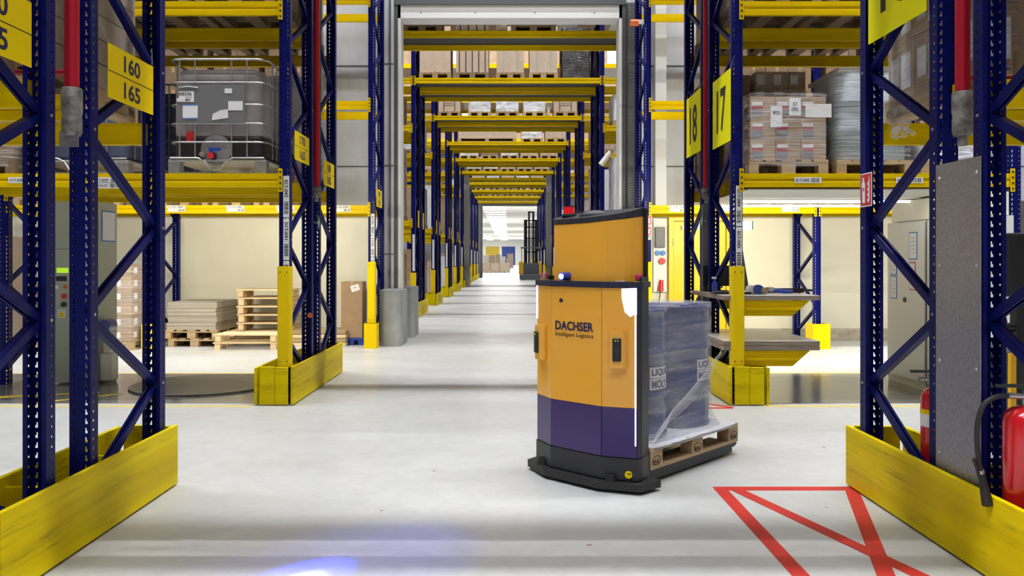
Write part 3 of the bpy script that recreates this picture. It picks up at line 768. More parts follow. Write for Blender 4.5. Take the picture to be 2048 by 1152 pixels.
LBR = [(-.22, .66, .11, .035, 2), (-.22, .48, .11, .03, 4), (-.22, .27, .11, .10, 5)]
LBC = [(-.2, .45, .12, .22, 2), (.24, .5, .10, .18, 2)]

# --- on the far bridge beams, nearest first (front edge y, top 6.2)
def px2x(px, D): return (px-VX)*D/F
Zb = 6.2
G1 = 'loads high on the first bridge beyond the opening'
D = 16.6
load('stack of old empty pallets at the upper left, just under the lintel', px2x(806, D), px2x(882, D), D, 1.0, Zb, 'pallets', 3, 'wooddark', cat='pallets', name='pallet_stack')
load('low pale carton with four black straps under the lintel', px2x(911, D), px2x(979, D), D, .9, Zb, 'big', .14, cm='cardlight', straps=4, seed=1, pallet=False, cat='carton', name='strapped_carton')
load('small upright pale carton with a white label under the lintel', px2x(992, D), px2x(1016, D), D, .4, Zb, 'big', .26, cm='cardlight', lab=[(.15, .6, .1, .1, 2)], pallet=False, cat='carton', name='carton')
load('dark brown carton load on a black pallet, high at the centre under the lintel', px2x(1022, D), px2x(1112, D), D, .95, Zb, 'big', .9, 'wooddark', cm='carddark', straps=2, name='carton_load', cat='pallet load')
D = 20.9
load('large pale carton, leftmost on the bridge with the black wrapped load', px2x(838, D), px2x(902, D), D, 1.0, Zb, 'big', 1.2, cm='cardlight', name='carton_load')
load('carton with five black straps on the bridge with the black wrapped load', px2x(911, D), px2x(978, D), D, 1.0, Zb, 'big', 1.2, 'wooddark', cm='cardlight', straps=5, seed=1, name='carton_load')
load('carton with two pale straps, centre of the bridge with the black wrapped load', px2x(992, D), px2x(1049, D), D, 1.0, Zb, 'big', 1.2, cm='cardlight', straps=2, name='carton_load')
load('carton with two pale straps, next to the black wrapped load', px2x(1058, D), px2x(1116, D), D, 1.0, Zb, 'big', 1.2, cm='cardlight', straps=2, name='carton_load')
load('black film wrapped load on the bridge, beside the right post', px2x(1122, D), px2x(1183, D), D, 1.0, Zb, 'wrap', 1.3, wr='filmdark', pallet=False, seed=3, name='wrapped_load')
D = 26.4
load('pale carton printed with two dark words, left end of the second bridge', px2x(876, D), px2x(921, D), D, 1.0, Zb, 'big', .75, cm='cardlight', txt='thermo\nscandens', straps=2, seed=1, name='carton_load')
for k, (a, b) in enumerate(((936, 982), (991, 1038), (1046, 1092))):
    load('white film wrapped load on the second bridge, %s of three' % ('left', 'middle', 'right')[k], px2x(a, D), px2x(b, D), D, 1.0, Zb, 'wrap', .62, seed=10+k, name='wrapped_load', group='white wrapped loads on the second bridge')
load('small upright carton beside the right printed carton on the second bridge', px2x(1093, D), px2x(1101, D), D, .5, Zb, 'big', .3, cm='cardlight', pallet=False, name='carton', cat='carton')
load('pale carton printed with two dark words, right end of the second bridge', px2x(1107, D), px2x(1155, D), D, 1.0, Zb, 'big', .75, cm='cardlight', txt='thermo\nscandens', straps=2, seed=1, name='carton_load')
D = 32.2
load('very long flat carton on a long pallet on the third bridge', px2x(915, D), px2x(1033, D), D, 1.0, Zb, 'big', .35, cm='cardlight', name='carton_load')
load('white film wrapped load on the third bridge', px2x(1042, D), px2x(1086, D), D, 1.0, Zb, 'wrap', .6, seed=21, name='wrapped_load')
load('plain carton on a pallet at the right end of the third bridge', px2x(1090, D), px2x(1133, D), D, 1.0, Zb, 'big', .5, cm='cardlight', name='carton_load')
D = 37.5
for k, (a, b, kd, lb) in enumerate(((918, 957, 'wrap', 'white wrapped load at the left end of the fourth bridge'), (962, 996, 'big', 'dark carton left of centre on the fourth bridge'), (1001, 1037, 'wrap', 'white wrapped load at the centre of the fourth bridge'), (1041, 1077, 'big', 'plain carton right of centre on the fourth bridge'), (1080, 1116, 'big', 'low carton at the right end of the fourth bridge'))):
    load(lb, px2x(a, D), px2x(b, D), D, 1.0, Zb, kd, .5, cm='carddark' if k == 1 else 'cardlight', seed=30+k, name='wrapped_load' if kd == 'wrap' else 'carton_load')
POSW = ('leftmost', 'second from left', 'middle', 'second from right', 'rightmost')
for r_, (D, nm) in enumerate(((42.9, 'fifth'), (49.2, 'seventh'), (54.4, 'eighth'), (59.8, 'ninth'), (64.9, 'tenth'))):
    for k in range(5):
        kd = random.choice(('big', 'wrap', 'big')); xc = -1.8+k*.9
        load('%s, %s on the %s bridge down the aisle' % ('small white wrapped load' if kd == 'wrap' else 'small pale carton load', POSW[k], nm), xc-.4, xc+.4, D, 1.0, Zb, kd, random.uniform(.35, .6), cm='cardlight', seed=60+k+r_*5, name='wrapped_load' if kd == 'wrap' else 'carton_load')
# --- in the side bays beyond the opening
for i, (D, n) in enumerate(far[:6]):
    for s in (-1, 1):
        for li, z in enumerate((0.0, 2.51, 4.97)):
            if D < 18 and s > 0 and li == 0: pass
            yf = D+.03; hmax = (2.1, 2.0, .9)[li]; kd = ['big', 'wrap', 'grid'][(i+li+(s > 0)) % 3]
            if li == 0 and s < 0 and i % 2: kd = 'grid'
            if s > 0 and i == 1 and li == 1: kd = 'wrapboxes'
            hh = hmax*random.choice((.75, .9, .6)) if li else 1.3+.2*(i % 3)
            xa, xb = sorted((s*2.72, s*3.55))
            lb = '%s %s, %s rack row beyond the opening, %s' % ({'big': 'brown carton load', 'wrap': 'white wrapped load', 'grid': 'small carton stack', 'wrapboxes': 'tall white box stack'}[kd], ('on the floor', 'on first shelf', 'on upper shelf')[li], ORD[i], 'left side' if s < 0 else 'right side')
            load(lb, xa, xb, yf, .98, z, 'wrap' if kd == 'wrapboxes' else kd, hh, cm=random.choice(('card', 'cardlight')), seed=100+i*7+li, nx=2, nz=5, name={'big': 'carton_load', 'wrap': 'wrapped_load', 'grid': 'carton_stack', 'wrapboxes': 'wrapped_load'}[kd])
# --- second racks, left
Z1, Z2 = 2.39, 4.17
def ibc(label, x0, x1, yf, z, tankm='tank', full=True):
    w_, d_, h_ = x1-x0, (1.14 if full else .98), 1.19; cx, cy = (x0+x1)/2, yf+d_/2
    t = thing('caged_tank', label, 'tank', (cx, cy, z))
    a, b = w_/2-.045, d_/2-.045
    tk = MB()
    def rr(a, b, r, n=5):
        pts = []
        for (sx, sy, a0) in ((1, -1, -PI/2), (1, 1, 0), (-1, 1, PI/2), (-1, -1, PI)):
            for k in range(n+1): q = a0+PI/2*k/n; pts.append((sx*(a-r)+r*math.cos(q), sy*(b-r)+r*math.sin(q)))
        return pts
    prof = [(.16, .06), (.14, .02), (.36, .0), (.9, .0), (1.02, .01), (1.10, .05), (1.13, .12)]
    prof = [(.155, .05), (.2, .0), (.38, .0), (.40, .008), (.42, 0), (.92, .0), (1.03, .01), (1.09, .04), (1.115, .10)]
    rings = [[(x, y, zz) for x, y in rr(a-ins, b-ins, .10)] for zz, ins in prof]; n = len(rings[0])
    vs = [p for r_ in rings for p in r_]
    for j in range(len(prof)-1):
        tk.add(vs, [(j*n+i, j*n+(i+1) % n, (j+1)*n+(i+1) % n, (j+1)*n+i) for i in range(n)], 1 if prof[j+1][0] <= .40 and full else 0, True)
    tk.add(rings[-1], [tuple(range(n))], 0); tk.add(rings[0], [tuple(range(n))[::-1]], 0)
    ob('tank', tk, [tankm, 'tankdk'], t)
    A, B = w_/2-.012, d_/2-.012; hz = [.33, .525, .72, .95, 1.19]
    bars = MB()
    for i, zz in enumerate(hz):
        pts = [(x, y, zz) for x, y in rr(A, B, .12, 6)]; bars.tube(pts+[pts[0]], .009 if i < 4 else .012, 8)
    ob('cage_ring', bars, 'steel', t)
    vb = MB(); vx = (-A+.11, -A+.27, A-.44, A-.28) if not full else (-.37*w_/1.14-.02, -.24, .13, .285)
    vx = (-.39, -.23, .15, .31)
    for x in vx:
        for yy in (-B, B):
            vb.cyl((x, yy, .17), (x, yy, .52 if full and yy < 0 else 1.19), .008, n=8)
            if full and yy < 0: vb.cyl((x, yy, .95), (x, yy, 1.19), .009, n=8)
    for y in (-.33, -.17, .0, .17, .33):
        for xx in (-A, A): vb.cyl((xx, y, .17), (xx, y, 1.19), .008, n=8)
    ob('cage_upright', vb, 'steel', t)
    bs = MB()
    for sx in (-1, 1):
        for sy in (-1, 1): bs.box(sx*(w_/2-.01), sx*(w_/2-.13), sy*(d_/2-.01), sy*(d_/2-.13), 0, .13)
    bs.box(-w_/2+.01, w_/2-.01, -d_/2+.01, d_/2-.01, .13, .15)
    for y in (-d_/2+.03, d_/2-.05): bs.box(-w_/2+.02, w_/2-.02, y, y+.02, 0, .02)
    ob('steel_pallet', bs, 'steel', t, bevel=.006)
    rim = [(-w_/2+.03, -B, .165), (-.20, -B, .165), (-.13, -B, .13), (-.08, -B, .05), (-.03, -B, .035), (.03, -B, .05), (.09, -B, .13), (.16, -B, .165), (w_/2-.03, -B, .165)]
    ob('front_rim', MB().tube(rim, .009, 8), 'steel', t)
    if full:
        ob('outlet_bulge', MB().cyl((-.02, -b-.010, .25), (-.02, -b+.03, .25), .16, n=28), 'tank', t)
        dp = ob('data_plate', MB().box(-.41, .29, -B-.012, -B-.008, .53, .925), 'plate', t)
        for (x, z_, ww, hh) in ((-.315, .80, .155, .11), (-.275, .645, .155, .15), (.12, .86, .075, .05), (.195, .705, .15, .095)):
            ob('paper_label', MB().box(x-ww/2, x+ww/2, -B-.0145, -B-.0125, z_-hh/2, z_+hh/2), 'white', dp)
        ob('torn_label', MB().prism_y([(-.05, .555), (.12, .58), (.115, .67), (.04, .66), (-.04, .62)], -B-.016, -B-.0135), 'paper', dp)
        ob('label_edging', MB().box(-.353, -.197, -B-.0155, -B-.0145, .71, .72).box(-.353, -.197, -B-.0155, -B-.0145, .57, .578), 'bluefr', dp)
        text('68336', .13, .036, 'blacktext', dp, (-.325, -B-.015, .83), bold=.01)
        text('UN1.0', .06, .018, 'blacktext', dp, (-.29, -B-.015, .79))
        ob('barcode_label', bar_label('68336', .15, .035), 'white', dp, (-.34, -B-.0148, .765))
        ob('handle_slot', MB().tube([(-.39, -B-.014, .895), (-.30, -B-.014, .905), (-.19, -B-.014, .89)], .006, 6), 'steel', dp)
        ob('red_sticker', MB().box(-.33, -.25, -b-.012, -b-.009, .34, .44), 'sockred', t)
        v = ob('valve', MB().cyl((-.05, -B-.03, .19), (-.05, -b, .19), .04, n=16), 'black', t)
        ob('valve_cap', MB().cyl((-.05, -B-.06, .185), (-.05, -B-.03, .185), .032, n=14), 'sockred', v)
        ob('valve_lever', MB().box(-.07, .05, -B-.05, -B-.035, .235, .262).box(-.065, -.03, -B-.05, -B-.03, .20, .24), 'toolblue', v)
        ob('vent_ring', MB().cyl((-.15, -B-.03, .20), (-.15, -b, .20), .028, n=14), 'steel', t)
    return t
ibc('large grey caged liquid tank with paper labels on the left rack shelf', -3.54, -2.50, 8.38, Z1)
ibc('bluish caged tank standing on the shelf left of the large grey caged tank', -4.9, -3.78, 9.6, Z1, 'tankblue', False)
ibc('bluish caged tank on the shelf behind the two left foreground posts', -5.05, -3.95, 8.42, Z1, 'tankblue', False)
load('dark wrapped carton load on the shelf at the far left edge', -5.93, -5.13, 8.4, 1.0, Z1, 'grid', 1.0, 'wooddark', cm='carddark', nx=2, nz=4, film_='film', name='carton_stack')
load('white wrapped load with papers on the shelf behind the 170 sign', -3.2, -2.42, 9.62, 1.0, Z1, 'wrap', 1.15, seed=5, near=True, name='wrapped_load')
for k, (x0, x1, sd, yf) in enumerate(((-3.25, -2.42, 0, 8.38), (-4.12, -3.32, 1, 8.38), (-5.0, -4.2, 2, 8.38), (-5.9, -5.08, 3, 8.38), (-3.25, -2.42, 4, 9.62), (-4.12, -3.32, 5, 9.62), (-5.0, -4.2, 6, 9.62))):
    load('load seen from below, %s on the top left shelf, %s row' % (('right', 'middle', 'left', 'far left')[(k if k < 4 else k-4)], 'front' if yf < 9 else 'back'), x0, x1, yf, 1.05, Z2, 'grid', .9, 'wooddark', near=True, cm='card', nx=2, nz=3, film_='film' if k % 2 else None, seed=sd, name='carton_stack')
# --- second racks, right
t = load('wrapped brown cartons with red and grey labels on the right rack shelf', 2.50, 3.32, 8.36, 1.08, Z1, 'grid', .66, 'wood', near=True, cm='card', nx=3, nz=3, ny=2, lab=LBR, film_='film', seed=1, name='carton_stack')
ob('shipping_label', MB().box(-.19, -.07, -.545, -.543, .48, .70), 'white', t); text('8722', .07, .03, 'blacktext', t, (-.13, -.546, .63), bold=.01)
ob('shipping_label', MB().box(.0, .12, -.551, -.549, .60, .78), 'white', t); text('517\nLMN2', .07, .09, 'blacktext', t, (.06, -.552, .69))
ob('shipping_label', MB().box(.17, .44, -.546, -.544, .58, .72), 'paper', t)
t = load('tall load of green drums in clear film on the right rack shelf', 3.42, 4.22, 8.38, 1.05, Z1, 'none', .98, 'wood', near=True, name='wrapped_load')
for x in (-.2, .2):
    for y in (-.3, .1): ob('drum', MB().lathe([(.185, 0), (.19, .02), (.185, .3), (.192, .31), (.185, .33), (.185, .6), (.192, .61), (.185, .63), (.19, .90), (.17, .92)], (x, y, PH+.002), 24), 'filmgrey', t)
ob('stretch_film', shell_mesh(.80, 1.02, .98, 'film', 77, .01), 'film', t, (0, 0, PH-.05))
ob('top_cap', MB().box(-.36, .3, -.46, .4, PH+.94, PH+.98), 'sheets', t)
load('small wrapped bundle on the right rack shelf behind the slanting brace', 4.3, 4.98, 8.4, 1.0, Z1, 'wrap', .25, wr='filmwhite', near=True, seed=9, name='wrapped_load')
load('carton stack with small white labels behind the wrapped cartons, right rack', 2.98, 3.62, 9.75, .9, Z1+.02, 'grid', 1.22, 'wooddark', near=True, cm='card', nx=3, nz=6, lab=LB, film_='film', seed=6, name='carton_stack')
load('dark brown cartons with pale panels behind the wrapped cartons, by the post', 2.44, 2.95, 9.75, .9, Z1, 'grid', 1.2, 'wooddark', cm='carddark', nx=1, nz=2, lab=[(.1, .5, .34, .36, 0)], name='carton_stack')
t = load('blue wrapped drum load at the back of the right rack shelf', 3.9, 4.9, 9.7, .9, Z1, 'none', .9, 'wooddark', name='drum_load')
for x in (-.26, .26): ob('drum', MB().lathe([(.24, 0), (.25, .02), (.24, .3), (.25, .31), (.24, .33), (.24, .6), (.25, .61), (.24, .63), (.25, 1.1), (.22, 1.12)], (x, 0, PH+.002), 24), 'drum', t)
for k, (x0, x1, yf) in enumerate(((2.46, 3.26, 8.38), (3.34, 4.14, 8.38), (4.24, 5.1, 8.38), (2.46, 3.26, 9.62), (3.34, 4.14, 9.62), (4.24, 5.1, 9.62))):
    load('load seen from below, %s on the top right shelf, %s row' % (('left', 'middle', 'right')[k % 3], 'front' if yf < 9 else 'back'), x0, x1, yf, 1.05, Z2, 'grid', .9, 'wooddark', near=True, cm='card', nx=2, nz=3, film_='film' if k % 2 == 0 else None, seed=k+20, name='carton_stack')
# --- first racks
t = load('pale plywood crate on a marked pallet behind the 160 sign', -3.28, -2.44, 4.31, 1.02, Z1, 'none', .75, 'wood', near=True, cm='plywood', name='crate_load')
for k in range(5): ob('crate_plank', MB().box(-.40, .41, -.49, .49, PH+.002+k*.145, PH+.140+k*.145), 'plywood', t)
for y in (-.42, .42): text('EPAL', .09, .045, 'brandmark', t, (.421, y, .061), (0, 0, PI/2), bold=.02, name='burned_mark')
load('dark carton load at the far left on the nearest back shelf', -4.3, -3.4, 4.31, 1.02, Z1, 'grid', .9, 'wooddark', near=True, cm='carddark', nx=2, nz=3, name='carton_stack')
load('carton load on a pallet at the left picture edge, nearest shelf', -3.28, -2.44, 2.95, 1.05, Z1, 'grid', .9, 'wooddark', near=True, cm='card', nx=2, nz=3, name='carton_stack')
t = load('tall stack of brown cartons with address labels beside the 16 sign', 2.50, 3.36, 4.31, 1.05, Z1, 'grid', 1.05, 'wood', near=True, cm='card', nx=2, nz=3, ny=3, lab=LBC, film_='film', seed=3, name='carton_stack')
for y in (-.44, .44): text('EPAL', .09, .045, 'brandmark', t, (-.432, y, .061), (0, 0, -PI/2), bold=.02, name='burned_mark')
fr_ = random.Random(4); mb = MB(); 
for k in range(4):
    pts = [(-.435+.02*k+fr_.uniform(-.01, .006)*j, .40-.03*k+fr_.uniform(-.02, .015)*j*.5, .10-.04*j) for j in range(6)]
    mb.tube(pts, .028-.004*k, 7)
ob('loose_film', mb, 'film', t)
load('dark carton load with printed boxes at the upper right corner', 2.50, 3.36, 2.95, 1.05, Z1, 'grid', 1.0, 'wooddark', near=True, cm='carddark', nx=1, nz=2, lab=[(-.3, .8, .06, .18, 2)], name='carton_stack')
load('brown carton load on the back shelf right of the tall labelled cartons', 3.5, 4.35, 4.31, 1.05, Z1, 'grid', .8, 'wooddark', near=True, cm='carddark', nx=2, nz=2, name='carton_stack')
# --- third racks, first shelf: low loads seen as a strip above the beam
Z3 = 2.42
for s, xs in ((-1, (-3.3, -4.2, -5.1, -7.0, -8.0)), (1, (4.0, 4.78, 5.8, 6.6, 7.4))):
    for k, x in enumerate(xs):
        kd = ('wrap', 'grid', 'pallets')[k % 3]
        if s < 0 and k == 0: x = -3.75
        if s < 0 and k == 1: x = -4.62
        if s < 0 and k == 2: x = -5.5
        load('%s on the wall rack shelf, %s from the opening on the %s' % ({'wrap': 'wrapped goods', 'grid': 'brown cartons', 'pallets': 'empty wooden pallets'}[kd], ORD[k], SN[s]), x-.4, x+.4, 13.72, 1.05, Z3, kd, 1.3 if kd != 'pallets' else 9, 'wood', cm='card', nx=3, nz=2, seed=k+200, name='wrapped_load' if kd == 'wrap' else 'carton_stack' if kd == 'grid' else 'pallet_stack', cat='pallets' if kd == 'pallets' else 'pallet load', wr='filmbrown')
for s, xs in ((-1, (-3.75, -4.62, -5.5, -7.0, -8.0)), (1, (4.0, 4.78, 5.8, 6.6, 7.4))):
    for k, x in enumerate(xs):
        load('brown cartons on the second wall rack shelf, %s from the opening on the %s' % (ORD[k], SN[s]), x-.4, x+.4, 13.72, 1.05, 4.19, 'grid', 1.3, 'wood', cm='carddark', nx=2, nz=3, seed=k+240, name='carton_stack')
# --- on the floor, left
t = load('brown carton stack on a pallet by the cream wall, left', -6.98, -6.2, 13.3, .95, 0, 'grid', 1.28, 'wood', near=True, cm='card', nx=2, nz=6, ny=2, lab=[(-.12, .5, .12, .10, 2)], film_='film', seed=31, name='carton_stack')
for k, (dx, dz, a, b) in enumerate(((-.3, 1.25, .2, .1), (-.1, 1.32, .2, .12), (-.18, 1.1, .18, .25))): ob('delivery_note', MB().box(dx, dx+a, -.492, -.490, dz-b, dz), 'white', t)
load('tall wrapped grey load standing at the far left edge of the picture', -8.75, -7.75, 12.4, 1.0, 0, 'wrap', 1.72, 'wood', wr='filmbrown', seed=33, near=True, name='wrapped_load')
t = load('pallet stack of flat cardboard sheets by the cream wall', -5.88, -4.98, 13.85, 1.1, PH, 'sheets', .50, 'wood', near=True, seed=4, name='cardboard_sheet_load')
pb = thing('pallet', 'wooden pallet under the cardboard sheet load', 'pallet', (-5.38, 14.38, 0)); pallet_boards(pb, .9, 1.05, 0, 'wood')
def new_pallet(label, cx, cy, z, w_, d_, rz=0, rx=0, tall=.13):
    t = thing('pine_pallet', label, 'pallet', (cx, cy, z), rz, 'new pine pallets by the wall')
    for q in (-w_/2+.05, w_/2-.05): 
        for j in range(4): bx('block', (.09, .12, tall-.03), 'woodnew', t, (q, -d_/2+.08+j*(d_-.16)/3, (tall-.03)/2))
    for j in range(6): bx('deck_board', (w_+.04, .10, .022), 'woodnew', t, (0, -d_/2+.06+j*(d_-.12)/5, tall-.018))
    return t
for k in range(2): new_pallet('new pine pallet, %s of the two wide ones on the floor' % ('lower', 'upper')[k], -4.38+.03*k, 13.95, .135*k, 1.02, 1.1, .03-.05*k)
for k in range(5): new_pallet('new pine pallet in the upright pile, %s' % ('lowest', 'second from the bottom', 'middle', 'second from the top', 'topmost')[k], -4.22+random.uniform(-.012, .012), 14.3, .27+.145*k, .92, .62, random.uniform(-.02, .02), tall=.14)
for k in range(4):
    t = thing('plank_stack', 'low layer of timber boards behind the left guard box, %s' % ('lowest', 'second', 'third', 'top')[k], 'board', (-3.35, 14.3, .07*k), group=None)
    for j in range(3): bx('board', (1.1, .2, .06), 'wood' if k % 2 else 'woodnew', t, (0, -.25+.25*j, .032))
t = thing('tall_carton', 'tall brown carton with a tilted white label on a blue pallet', 'carton', (-2.73, 14.33, 0))
ob('carton', carton_mesh(.37, .4, .98, 'card', None), 'card', t, (0, 0, .13), bevel=.004)
ob('white_label', MB().box(-.075, .075, -.003, 0, -.055, .055), 'white', t, (.06, -.2005, 1.0), (0, -.3, 0)); text('PACK', .06, .02, 'blacktext', t, (.06, -.2045, 1.01), (0, -.3, 0))
p = ob('blue_pallet', MB().box(-.215, .215, -.22, .22, .09, .125).box(-.2, -.12, -.2, .2, 0, .09).box(-.04, .04, -.2, .2, 0, .09).box(.12, .2, -.2, .2, 0, .09), 'toolblue', t)
# wrapping machine and turntable
t = thing('wrapping_machine', 'pale green pallet wrapping machine column with control panel behind the left posts', 'machine', (-5.22, 9.9, 0))
ob('column', MB().box(-.27, .27, -.2, .33, .02, 2.2), 'machine', t, bevel=.006)
ob('panel_seam', MB().box(-.27, .27, -.203, -.2, 1.0, 1.006), 'black', t)
cp = ob('control_panel', MB().box(-.27, .02, -.212, -.2, .93, 1.62), 'machine', t, bevel=.002)
ob('display', MB().box(-.19, -.05, -.216, -.212, 1.34, 1.40), 'lcd', cp); ob('key_pad', MB().box(-.2, -.07, -.216, -.212, 1.24, 1.30), 'black', cp)
ob('push_button', MB().cyl((-.19, -.22, 1.17), (-.19, -.212, 1.17), .025, n=12), 'white', cp); ob('red_button', MB().cyl((-.10, -.235, 1.06), (-.10, -.212, 1.06), .03, n=12), 'sockred', cp)
ob('black_knob', MB().cyl((-.10, -.235, .96), (-.10, -.212, .96), .03, n=12), 'black', cp); ob('orange_button', MB().cyl((-.09, -.22, 1.17), (-.09, -.212, 1.17), .022, n=12), 'orange', cp)
ws = ob('warning_sign', MB().box(-.185, -.09, -.204, -.2, .80, .90), 'paper', t); ob('triangle', MB().prism_y([(-.175, .815), (-.10, .815), (-.1375, .885)], -.207, -.204), 'sign_yellow', ws)
pp = ob('notice', MB().box(.271, .275, -.06, .28, 1.72, 2.1), 'bluefr', t); ob('notice_sheet', MB().box(.275, .277, -.045, .265, 1.735, 2.085), 'white', pp)
ob('roll_carriage', MB().box(.275, .42, -.12, .06, .03, .36).box(.30, .38, -.08, .02, .36, .6), 'cabinet', t, bevel=.01)
ob('film_roll_motor', MB().cyl((.34, -.14, .70), (.34, .05, .70), .07, n=20), 'drumcap', t)
ob('hanging_sheet', MB().box(.1, .2, -.215, -.211, 2.23, 2.75), 'paper', t)
t = ob('turntable', MB().cyl((0, 0, .002), (0, 0, .022), .82, n=64), 'turntable', None, (-3.62, 9.62, 0)); tag(t, 'round worn steel turntable flush in the floor under the left rack', 'turntable')
# ------------------------------------------------------------------ benches, right rack lower bay
def bench(label, z, xr, two):
    t = thing('work_bench', label, 'bench', (2.85, 9.0, 0)); T = .045
    n = 2 if two else 1
    for k in range(n):
        z1 = z-k*(T+.004)
        ob('bench_board', MB().prism([(-.62, -.66), (xr-2.85, -.66), (xr-2.85-.02, .78), (-.62, .78)], z1-T, z1, 0), 'benchedge', t, bevel=.002, seg=1)
    ob('worktop', MB().prism([(-.62, -.66), (xr-2.85, -.66), (xr-2.85-.02, .78), (-.62, .78)], z+.0002, z+.003), 'bench', t)
    zb = z-n*(T+.004)
    for y in (-.68+.03, .55):
        pr_ = [(-.40, zb), (xr-2.85-.10, zb), (xr-2.85-.28, zb-.16), (-.40, zb-.16)]
        g = ob('cantilever_arm', MB().prism_y(pr_[::-1], y, y+.05), 'yellow', t)
        ob('arm_rib', MB().prism_y([(-.40, zb-.075), (xr-2.85-.19, zb-.075), (xr-2.85-.22, zb-.095), (-.40, zb-.095)][::-1], y-.012, y), 'yellow', g)
    return t
bench('upper work bench board on tapered yellow arms carrying tape guns', 1.125, 3.225, False)
bench('lower work bench of two stacked boards on tapered yellow arms', .655, 3.225, True)
# items on the upper bench
t = thing('tape_gun', 'blue hand held tape gun lying on the upper bench near its front edge', 'tool', (2.83, 8.6, 1.13))
ob('tape_roll', MB().cyl((-.16, -.02, .052), (-.16, .04, .052), .05, n=18), 'drumcap', t); ob('tape_core', MB().cyl((-.1, -.025, .04), (-.1, .045, .04), .035, n=16), 'wood', t)
ob('handle', MB().tube([(-.06, 0, .045), (.03, 0, .04), (.12, 0, .028), (.2, 0, .03)], .02, 10), 'toolblue', t); ob('blade', MB().box(-.06, .0, -.02, .04, .03, .075), 'steel', t)
t = thing('black_tray', 'flat black tray with a handle lying behind the blue tape gun', 'tray', (3.1, 9.15, 1.13)); ob('tray_body', MB().prism_x([(-.15, .0), (.15, .0), (.15, .02), (-.15, .05)], -.25, .2), 'black', t); ob('tray_handle', MB().tube([(.2, -.12, .03), (.3, -.12, .025), (.3, 0, .02), (.2, .0, .02)], .012, 8), 'black', t)
t = thing('paper_pile', 'pile of white papers on the upper bench beside the yellow post', 'papers', (2.62, 8.85, 1.129))
for k in range(4): ob('paper_sheet', MB().box(-.13, .15, -.18, .18, .004*k, .004*k+.003), 'white', t, (0, 0, .003*k), (0, 0, .08*k))
ob('paper_roll', MB().cyl((.0, -.22, .05), (.0, -.1, .05), .045, n=16), 'paper', t)
t = thing('monitor', 'black flat monitor on the upper bench behind the rack post', 'monitor', (2.46, 9.45, 1.13))
ob('screen', MB().box(-.18, .16, -.02, .02, .06, .30), 'black', t, bevel=.006); ob('stand', MB().box(-.03, .03, -.01, .03, 0, .08).box(-.1, .1, -.08, .1, 0, .012), 'black', t)
t = thing('keyboard', 'black keyboard on the upper bench in front of the monitor', 'keyboard', (2.4, 8.7, 1.13)); ob('keyboard_body', MB().box(-.2, .2, -.08, .08, 0, .022), 'black', t)
ob('key_block', MB().box(-.18, .1, -.06, .06, .022, .027), 'greymetal', t)
t = thing('tilted_panel', 'grey document holder leaning upright behind the yellow post on the bench', 'holder', (2.72, 9.3, 1.13)); ob('panel', MB().box(-.06, .06, -.01, .01, 0, .5), 'greymetal', t, rot=(0, -.16, 0))
for k in range(2):
    t = thing('tape_roll', 'roll of packing tape at the back left corner of the bench, %s one' % ('lower', 'upper')[k], 'tape', (2.42, 9.62, 1.13+.06*k), group='tape rolls on the bench'); ob('tape', MB().cyl((0, 0, 0), (0, 0, .058), .07, n=20), 'drumcap' if k else 'paper', t); ob('core', MB().cyl((0, 0, .0), (0, 0, .0595), .04, n=16), 'wood', t)
t = thing('spray_bottle', 'small blue spray bottle on the bench in front of the monitor', 'bottle', (2.33, 9.1, 1.13)); ob('bottle_body', MB().lathe([(.028, 0), (.03, .02), (.03, .1), (.012, .13), (.012, .15)], (0, 0, 0), 16), 'drumcap', t); ob('spray_head', MB().box(-.03, .02, -.01, .01, .15, .175), 'white', t)
# white lamp canopy under the right shelf
t = thing('lamp_canopy', 'white panel with tube lamps under the right rack shelf', 'lamp', (3.8, 9.95, 2.22))
ob('canopy_panel', MB().box(-1.3, 1.35, -1.55, .55, .002, .014), 'shelfwhite', t)
for y in (-.35, .45): ob('lamp_tube', MB().cyl((-1.1, y, -.03), (1.1, y, -.03), .016, n=10), 'lampw', t)
t = thing('lamp_canopy', 'tube lamp hung under the left rack shelf behind the yellow beam', 'lamp', (-4.2, 10.76, 2.3)); ob('hanger', MB().box(-1.2, -1.17, -.12, -.05, 0, .03).box(1.17, 1.2, -.12, -.05, 0, .03), 'steel', t); ob('lamp_body', MB().box(-1.5, 1.5, -.05, .05, 0, .04), 'shelfwhite', t); ob('lamp_tube', MB().cyl((-1.45, 0, -.02), (1.45, 0, -.02), .016, n=10), 'lampw', t)
